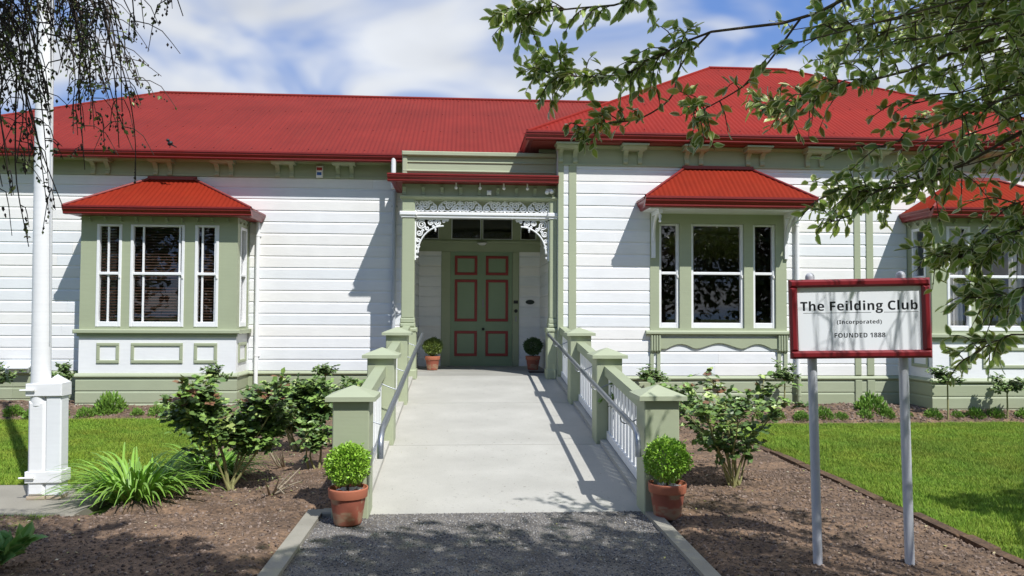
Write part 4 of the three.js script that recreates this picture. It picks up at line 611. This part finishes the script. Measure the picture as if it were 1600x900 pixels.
// loose cover: clods, gravel chips, fallen leaves, grass
function scatter(name, geo, m, list, cols, label, category, tint) { const im = new THREE.InstancedMesh(geo, m, list.length), M4 = new THREE.Matrix4(), q = new THREE.Quaternion(), c = new THREE.Color(); list.forEach(([x, y, z, s, e], i) => { q.setFromEuler(e); M4.compose(V(x, y, z), q, s.isVector3 ? s : V(s, s, s)); im.setMatrixAt(i, M4); const k = cols[Math.floor(rnd() * cols.length)], j = rr(0.78, 1.2); const f = tint ? tint(x, z) : [1, 1]; im.setColorAt(i, c.setRGB(k[0] * j * f[0], k[1] * j * f[1], k[2] * j * f[1])); }); im.name = name; im.castShadow = im.receiveShadow = true; scene.add(im); stuff(im, label, category); return im; }
const eul = () => new THREE.Euler(rr(0, 6.28), rr(0, 6.28), rr(0, 6.28));
{
  rnd = mulberry(81); const clods = [], chips = [], litter = [];
  const bedAt = (x, z) => { let best = null; for (const [a, b, c, d] of BEDS) if (x > a && x < b && z > c && z < d) best = Math.max(best ?? -1, bedY(x, z, Math.min(x - a, b - x, z - c, d - z))); return best; };
  for (let i = 0; i < 52000; i++) { const near = rnd() < 0.75, L = rnd() < 0.5; const x = L ? rr(-3.6, -0.98) : rr(1.55, 3.55), z = near ? rr(-7.6, -3.6) : rr(-11.6, -7), y = bedAt(x, z); if (y === null) continue; const s = 0.0025 + 0.011 * Math.pow(rnd(), 4.5); clods.push([x, y + s * 0.3, z, V(s, s * rr(0.5, 0.9), s * rr(0.7, 1.3)), eul()]); }
  for (let i = 0; i < 5000; i++) { const x = rnd() < 0.4 ? rr(-8, -1) : rr(1.6, 9), z = x < 0 ? rr(-12.9, -11.5) : rr(-12, -10.8), y = bedAt(x, z); if (y === null) continue; const s = rr(0.008, 0.026); clods.push([x, y, z, V(s, s * 0.7, s), eul()]); }
  const rock = new THREE.IcosahedronGeometry(1, 1); { const p = rock.attributes.position; for (let i = 0; i < p.count; i++) { const v = V(p.getX(i), p.getY(i), p.getZ(i)), k = 0.75 + 0.5 * hash(Math.round(v.x * 20), Math.round(v.y * 20 + v.z * 400), 5); p.setXYZ(i, v.x * k, v.y * k, v.z * k); } rock.computeVertexNormals(); }
  scatter('soil_clods', rock, mat(0xffffff, 1), clods, [[0.16, 0.115, 0.085], [0.2, 0.145, 0.11], [0.12, 0.085, 0.062], [0.25, 0.19, 0.15]], 'loose brown clods of earth over the garden beds', 'soil');
  for (let i = 0; i < 15000; i++) { const x = rr(-1.1, 1.48), z = -6.12 + 3.2 * Math.pow(rnd(), 1.1), s = rr(0.003, 0.0075); chips.push([x, 0.008, z, V(s, s * 0.7, s), eul()]); }
  scatter('gravel_chips', new THREE.IcosahedronGeometry(1, 0), mat(0xffffff, 0.9), chips, [[0.16, 0.16, 0.165], [0.24, 0.235, 0.23], [0.1, 0.1, 0.105], [0.34, 0.33, 0.31]], 'grey gravel chips strewn over the driveway', 'gravel');
  for (let i = 0; i < 520; i++) { const L = rnd() < 0.5; const x = L ? rr(-3.4, -1.15) : rr(1.6, 3.5), z = rr(-7.5, -3.8), y = bedAt(x, z); if (y === null) continue; const s = rr(0.012, 0.034); litter.push([x, y + 0.012, z, s, new THREE.Euler(rr(-1.9, -1.2), rr(-0.4, 0.4), rr(0, 6.28))]); }
  for (let i = 0; i < 60; i++) litter.push([rr(-0.65, 1.4), 0.02, rr(-6.0, -4.4), rr(0.012, 0.03), new THREE.Euler(rr(-1.8, -1.3), rr(-0.4, 0.4), rr(0, 6.28))]);
  for (let i = 0; i < 90; i++) { const z = -6.15 - 3.4 * Math.pow(rnd(), 1.6); litter.push([rr(-0.62, 1.38), RAMPY(z) + 0.008, z, rr(0.008, 0.02), new THREE.Euler(rr(-1.8, -1.3), rr(-0.3, 0.3), rr(0, 6.28))]); }
  const lg = new THREE.BufferGeometry(); lg.setAttribute('position', new THREE.Float32BufferAttribute(LEAF4.flatMap((q) => q.slice(0, 3)), 3)); lg.computeVertexNormals();
  scatter('fallen_leaves', lg, mat(0xffffff, 0.8, { side: THREE.DoubleSide }), litter, [[0.42, 0.36, 0.2], [0.5, 0.45, 0.33], [0.16, 0.1, 0.05], [0.3, 0.3, 0.1], [0.12, 0.09, 0.06]], 'small dry leaves scattered on the soil', 'leaves');
  // grass
  const bl = []; for (let k = 0; k < 9; k++) { const a = rr(0, 6.28), r = rr(0, 0.022), l = rr(0.022, 0.05), w = rr(0.0016, 0.003), lean = rr(0.1, 0.8), bx = r * Math.cos(a), bz = r * Math.sin(a), pa = rr(0, 6.28); bl.push([bx - w * Math.cos(pa), 0, bz - w * Math.sin(pa)], [bx + w * Math.cos(pa), 0, bz + w * Math.sin(pa)], [bx + Math.cos(a) * l * lean, l * 0.85, bz + Math.sin(a) * l * lean]); }
  const gg = new THREE.BufferGeometry(); gg.setAttribute('position', new THREE.Float32BufferAttribute(bl.flat(), 3)); gg.computeVertexNormals();
  const lawn = (n, x0, x1, z0, z1, ok) => { const out = []; for (let i = 0; i < n; i++) { const x = rr(x0, x1), z = rr(z0, z1); if (!ok(x, z)) continue; const k = 0.7 + 0.7 * fbm(x * 1.5, z * 1.5, 0, 19, 3); out.push([x, -0.008, z, V(k * rr(0.8, 1.3), k * rr(0.65, 1.25), k * rr(0.8, 1.3)), new THREE.Euler(0, rr(0, 6.28), 0)]); } return out; };
  const gcol = [[0.15, 0.27, 0.015], [0.2, 0.33, 0.02], [0.12, 0.23, 0.012], [0.24, 0.33, 0.035]];
  const vis = (x, z) => { const t = -z; return x / t > -0.64 && x / t < 0.76; };
  const worn = (x, z) => { const a = fbm(x * 0.9 + 3, z * 0.9, 0, 55, 4), b = fbm(x * 3, z * 3, 0, 57, 3), v = 0.68 + 0.62 * a; return [v * (0.85 + 0.45 * b), v]; };   // thin, yellower and lusher patches
  const gm = new THREE.MeshStandardMaterial({ color: 0xffffff, roughness: 0.8, side: THREE.DoubleSide });
  scatter('grass', gg, gm, lawn(60000, -8, -2.84, -11.58, -7.29, vis), gcol, 'short mown grass beside the flagpole', 'grass', worn);
  scatter('grass', gg, gm, lawn(110000, 3.63, 9, -10.83, -3.6, vis), gcol, 'short mown grass beyond the club sign', 'grass', worn).name = 'grass_001';
  scatter('grass', gg, gm, lawn(9000, -4.2, -3.0, -6.18, -4.5, (x, z) => x < -3.0 - 0.12 * Math.sin(z * 5) + (z + 6.2) * -0.3), gcol, 'rough grass tuft between the path and the bare soil', 'grass').name = 'grass_002';
}

// ---------- trees ----------
const cam = camera; cam.updateMatrixWorld(true);
const at = (px, py, depth) => { const v = V((px - 800) / 1200, -(py - 450) / 1200, -1).applyQuaternion(cam.quaternion); return V(0, 1.59, 0).addScaledVector(v, depth / -v.z); }; // photo pixel -> point at that distance along the ramp direction
const gap = ([q]) => { const d = q.z + 4.66, x = q.x - SUN.x / SUN.z * d, y = q.y - SUN.y / SUN.z * d; return d > 0 && x > 1.92 && x < 3.08 && y > 1.2 && y < 1.93; };   // the crown is open where sun reaches the sign
function twigLeaves(L, wood, p, dir, len, n, size, colr, edge, droop = 0.5, list) {
  if (gap([p]) && rnd() < 0.9) return;
  const e = p.clone().addScaledVector(dir, len).add(V(0, -droop * len * 0.4, 0)), m = p.clone().lerp(e, 0.5).add(V(0, 0.03, 0)); wood.push(taper([p, m, e], 0.0035, 0.0015, 4, 4));
  const c = new THREE.CatmullRomCurve3([p, m, e]);
  for (let i = 0; i < n; i++) { const q = c.getPoint(Math.min(1, (i + rr(0.3, 1)) / n)), d = dir.clone().multiplyScalar(0.6).add(rdir()).add(V(0, -droop, 0)), col = jit(pick(colr), 0.25), s = rr(0.75, 1.15) * size, up = rdir().add(V(0, 0.8, 0)); if (list) list.push([q, d, up, s, col, jit(edge, 0.15)]); else L.add(LEAFV, q, d, up, s, col, jit(edge, 0.15)); }
}
{ // variegated tree at the right: trunk outside the frame, sprays hanging into it, crown over the driveway
  rnd = mulberry(101);
  const o = thing('variegated_tree', 'spreading tree with cream edged green leaves hanging over the club sign', 'tree');
  const T = V(4.3, 2.6, -1.7), wood = [taper([[4.9, -0.1, -1.2], [4.75, 1.2, -1.35], [4.3, 2.6, -1.7]], 0.14, 0.09, 10), taper([[4.3, 2.6, -1.7], [3.6, 3.8, -1.5], [2.6, 4.7, -1.0], [1.4, 5.2, -0.6]], 0.08, 0.02, 8), taper([[4.3, 2.6, -1.7], [4.4, 3.8, -1.4], [4.2, 5, -0.6]], 0.08, 0.02, 8)];
  const greens = [[0.2, 0.29, 0.05], [0.28, 0.39, 0.065], [0.15, 0.23, 0.045], [0.38, 0.5, 0.09]], cream = [0.7, 0.72, 0.38], vis = [], L = new Leaves();
  const limb = (pts, r0, r1, tw, tl, nl, spread = 1, from = 0.25, size = 0.062) => {
    wood.push(taper(pts, r0, r1, 6, pts.length * 4)); const c = new THREE.CatmullRomCurve3(pts);
    for (let k = 0; k < tw; k++) { const t = from + (1 - from) * Math.pow(rnd(), 0.8), p = c.getPoint(Math.min(1, t)), d = c.getTangent(Math.min(1, t)).multiplyScalar(0.7).add(rdir().multiplyScalar(spread)).normalize(); twigLeaves(L, wood, p, d, rr(0.4, 1) * tl, Math.round(nl * rr(0.6, 1.3)), size, greens, cream, 0.5, vis); }
  };
  // sprays seen against the roof and sky (distances 3 to 4 m: leaves of 8 cm)
  const P = (list, d) => list.map(([x, y], i) => at(x, y, Array.isArray(d) ? d[0] + (d[1] - d[0]) * i / (list.length - 1) : d));
  limb([T, ...P([[1500, -80], [1250, 30], [1110, 50], [1060, 70], [980, 115], [900, 120], [848, 112]], [2.9, 3.6])], 0.017, 0.003, 46, 0.2, 10, 0.8, 0.5);
  limb([T, ...P([[1450, -90], [1180, -60], [1050, -20], [960, 8], [870, 15], [790, 28]], [2.8, 3.3])], 0.016, 0.003, 24, 0.18, 9, 0.8, 0.55);
  limb(P([[1110, 50], [1062, 105], [1050, 150], [1000, 185], [955, 192], [905, 200]], 3.45), 0.006, 0.0025, 14, 0.15, 8, 0.8, 0.55);
  limb(P([[1250, 30], [1180, 120], [1120, 160], [1080, 180]], 3.3), 0.006, 0.0025, 14, 0.16, 8, 0.9, 0.4);
  limb([T, ...P([[1560, 60], [1420, 110], [1300, 140], [1230, 165], [1195, 180]], [2.9, 3.7])], 0.016, 0.003, 34, 0.22, 9, 1, 0.42);
  limb([T, ...P([[1650, 180], [1520, 250], [1430, 285], [1350, 300], [1290, 305]], [2.9, 3.7])], 0.016, 0.003, 44, 0.22, 9, 0.9, 0.4);
  limb(P([[1430, 285], [1370, 320], [1320, 340], [1290, 350]], 3.5), 0.006, 0.002, 6, 0.14, 5, 0.8, 0.5, 0.06);
  limb([T, ...P([[1680, 300], [1580, 370], [1510, 400], [1460, 400]], [2.9, 3.5])], 0.014, 0.003, 40, 0.2, 9, 1, 0.4);
  limb([T, ...P([[1720, 420], [1620, 440], [1560, 470], [1540, 460]], [2.8, 3.3])], 0.012, 0.003, 28, 0.18, 9, 1, 0.5);
  limb([T, ...P([[1720, 560], [1620, 520], [1560, 530], [1500, 570]], [2.8, 3.4])], 0.01, 0.003, 12, 0.18, 7, 1, 0.55);
  for (let i = 0; i < 100; i++) { // the thick part of the crown in the corner of the view
    const px = 1230 + 470 * Math.pow(rnd(), 0.7), lim = px > 1520 ? 350 : 310 * Math.min(1, (px - 1150) / 300), py = rr(-50, lim), dp = rr(2.7, 4.4), e = at(px, py, dp); if (px < 1300 && py > 120) continue;
    limb([T, T.clone().lerp(e, 0.5).add(V(rr(-0.2, 0.2), rr(0.1, 0.35), rr(-0.2, 0.2))), e], 0.009, 0.0025, 10, 0.26, 11, 1.2, 0.66, 0.062);
  }
  for (let i = vis.length - 1; i >= 0; i--) if (gap(vis[i]) && rnd() < 0.985) vis.splice(i, 1);
  vis.sort((a, b) => a[0].distanceTo(camera.position) - b[0].distanceTo(camera.position));
  const inView = (p) => { const q = p.clone().project(camera); return Math.abs(q.x) < 1 && Math.abs(q.y) < 1; };
  const shared = []; for (let k = 0; k < 8; k++) { const S = new Leaves(); S.add(LEAFV, V(0, 0, 0), V(0, 1, 0), V(0, 0, 1), 1, jit(greens[k % 4], 0.15), jit(cream, 0.12)); shared.push(S.geo()); }
  let n = 0; const B = new THREE.Matrix4();
  for (const [q, d, up, s, col, ed] of vis) {
    if (n < 300 && inView(q)) { const m = new THREE.Mesh(shared[n % 8], MAT.leafTree); m.name = 'leaf'; m.castShadow = m.receiveShadow = true; const y = d.clone().normalize(), x = new THREE.Vector3().crossVectors(y, up).normalize(), z = new THREE.Vector3().crossVectors(x, y); B.makeBasis(x, y, z); m.quaternion.setFromRotationMatrix(B); m.position.copy(q); m.scale.setScalar(s); o.add(m); n++; } else L.add(LEAFV, q, d, up, s, col, ed);
  }
  // crown above and behind the camera, which shades driveway and beds
  const blobs = [[0.05, -4.6, 4.6, 1.25, 1150], [1.0, -4.45, 4.4, 0.8, 450], [0.5, -3.8, 4.9, 1.3, 800], [-0.8, -4.4, 4.8, 0.85, 560], [2.0, -3.6, 4.4, 1.1, 500], [4.5, -6.1, 3.4, 0.5, 200], [5.2, -6.2, 3.5, 0.65, 300], [5.9, -5.9, 3.6, 0.8, 320]].map(([sx, sz, y, r, k]) => [sx + SUN.x / SUN.y * y, y, sz + SUN.z / SUN.y * y, r, k]);   // where the crown stands, found from where its shade lies
  for (const [x, y, z, r, k] of blobs) { wood.push(taper([T, T.clone().lerp(V(x, y, z), 0.5).add(V(0, 0.2, 0)), V(x, y, z)], 0.04, 0.012, 6, 6)); for (let i = 0; i < k; i++) { const d = rdir(), p = V(x, y, z).addScaledVector(d, r * Math.pow(rnd(), 0.5)).setY(y + d.y * r * 0.55); if (gap([p]) && rnd() < 0.9) continue; L.add(LEAFV, p, rdir().add(V(0, -0.4, 0)), rdir().add(V(0, 1, 0)), rr(0.13, 0.22), jit(pick(greens)), jit(cream)); } }
  mesh('trunk', wood, MAT.bark, o); stuff(L.build('crown', MAT.leafTree, o)); rebase(o, 4.9, 0, -1.2);
}
{ // shade tree behind the viewer's left shoulder
  rnd = mulberry(111); const o = thing('shade_tree', 'leafy tree out of view that shades the bare soil corner', 'tree'); const wood = [taper([[-2.6, -0.1, 2.4], [-2.4, 2, 2.1], [-1.9, 3.6, 1.2]], 0.18, 0.1, 10)], L = new Leaves();
  for (const [x, y, z, r, k] of [[-0.8, 4.4, -2.1, 0.6, 480], [-0.1, 4.5, -1.75, 0.6, 480], [-1.5, 4.3, -2.05, 0.6, 430], [-0.9, 4.8, -1.2, 0.9, 420], [-1.6, 5.0, 0.2, 1.2, 500]]) { wood.push(taper([[-1.9, 3.6, 1.2], [(x - 1.9) / 2, y * 0.5 + 2, (z + 1.2) / 2], [x, y, z]], 0.06, 0.015, 6, 6)); for (let i = 0; i < k; i++) { const d = rdir(); L.add(LEAF4, V(x, y, z).addScaledVector(d, r * Math.pow(rnd(), 0.5)), rdir(), rdir().add(V(0, 1, 0)), rr(0.14, 0.24), jit([0.1, 0.16, 0.04]), [0.1, 0.16, 0.04]); } }
  mesh('trunk', wood, MAT.bark, o); stuff(L.build('crown', MAT.leafSolid, o)); rebase(o, -2.6, 0, 2.4);
}
{ // weeping tree at the left: fine drooping twigs with buds and few leaves
  rnd = mulberry(121); const o = thing('weeping_tree', 'nearly bare weeping tree with drooping twigs in front of the flagpole', 'tree');
  const T = V(-3.5, 3.0, -3.5), wood = [taper([[-3.9, -0.1, -3.4], [-3.8, 1.6, -3.45], [-3.5, 3.0, -3.5]], 0.12, 0.07, 10)], tw = [], buds = [], L = new Leaves();
  const limbs = [[[-3.0, 3.6, -3.6], [-2.35, 3.62, -3.6], [-1.8, 3.35, -3.45]], [[-3.0, 3.45, -3.8], [-2.5, 3.45, -4.0], [-1.95, 3.15, -4.0]], [[-2.95, 3.4, -3.35], [-2.4, 3.3, -3.2], [-1.95, 3.1, -3.15]], [[-2.9, 3.85, -3.6], [-2.05, 3.75, -3.4], [-1.5, 3.3, -3.35]], [[-3.0, 3.2, -3.5], [-2.6, 3.2, -3.5], [-2.2, 2.95, -3.5]]];
  for (const l of limbs) {
    const pts = [T, ...l.map((q) => V(...q))]; wood.push(taper(pts, 0.03, 0.007, 6, 12)); const c = new THREE.CatmullRomCurve3(pts);
    for (let k = 0; k < 34; k++) {
      const p = c.getPoint(rr(0.4, 1)), a = rr(-0.9, 0.9), len = rr(0.35, 1.2) * (p.x > -1.8 ? 0.55 : 1), out = V(Math.cos(a) * rr(0.05, 0.5), 0, Math.sin(a) * rr(0.05, 0.4));
      const q = [p]; for (let i = 1; i <= 5; i++) { const t = i / 5; q.push(p.clone().addScaledVector(out, Math.sqrt(t)).add(V(rr(-0.04, 0.04), 0.08 * Math.sin(Math.PI * Math.min(1, t * 1.5)) - len * t * t * 0.55 - len * t * 0.45, rr(-0.04, 0.04)))); }
      tw.push(taper(q, 0.0052, 0.002, 4, 12)); const cc = new THREE.CatmullRomCurve3(q);
      for (let j = 0; j < 7; j++) { const t = rr(0.25, 0.98), s = cc.getPoint(t), sl = rr(0.07, 0.26), sd = V(rr(-0.7, 0.9), -rr(0.25, 1), rr(-0.6, 0.6)).normalize(), mid = s.clone().addScaledVector(V(sd.x, -0.1, sd.z), sl * 0.5), e = s.clone().addScaledVector(sd, sl); tw.push(taper([s, mid, e], 0.003, 0.0016, 3, 4)); for (let b = 0; b < 4; b++) { const bp = s.clone().lerp(e, rr(0.2, 1)); const g = new THREE.OctahedronGeometry(rr(0.004, 0.0075), 0); g.scale(1, 1.5, 1); g.translate(bp.x, bp.y, bp.z); buds.push(flat(g)); } if (rnd() < 0.7) for (let b = 0; b < 6; b++) L.add(LEAF4, s.clone().lerp(e, rr(0.1, 1)), rdir().add(V(0, -0.6, 0)), rdir(), rr(0.014, 0.034), jit([0.17, 0.22, 0.06], 0.4), [0.2, 0.3, 0.05]); }
    }
  }
  mesh('trunk', wood, MAT.bark, o); stuff(mesh('twigs', tw, MAT.twig, o)); stuff(mesh('buds', buds, MAT.twig, o)); stuff(L.build('leaves', MAT.leaf, o)); rebase(o, -3.9, 0, -3.4);
}
// big garden trees across the street behind the viewer (the panes mirror them)
{
  rnd = mulberry(131); const proto = new THREE.Group(), L = new Leaves(), wood = [taper([[0, -0.2, 0], [0.1, 2, 0.1], [0, 5, 0]], 0.28, 0.12, 10)];
  for (let i = 0; i < 16; i++) { const c = V(rr(-2.6, 2.6), rr(1.5, 8.5), rr(-2.2, 2.2)); wood.push(taper([[0, Math.min(4.5, c.y * 0.6), 0], [c.x * 0.5, c.y * 0.85, c.z * 0.5], c], 0.08, 0.02, 5, 4)); for (let k = 0; k < 170; k++) L.add(LEAF4, c.clone().addScaledVector(rdir(), 1.9 * Math.pow(rnd(), 0.45)), rdir(), rdir().add(V(0, 1, 0)), rr(0.3, 0.6), jit([0.07, 0.11, 0.03], 0.35), [0.07, 0.11, 0.03]); }
  mesh('trunk', wood, MAT.bark, proto); stuff(L.build('crown', MAT.leafSolid, proto));
  for (let i = 0; i < 9; i++) { const c = proto.clone(); c.name = numbered('street_tree'); c.userData = { label: 'tall dark leafy tree across the street facing the house', category: 'tree', group: 'trees across the street' }; c.position.set(-22 + i * 5.4 + rr(-0.8, 0.8), 0, 16 + rr(-1.5, 2.5)); c.rotation.y = rr(0, 6.28); c.scale.setScalar(rr(0.9, 1.25)); scene.add(c); }
}
renderer.render(scene, camera);
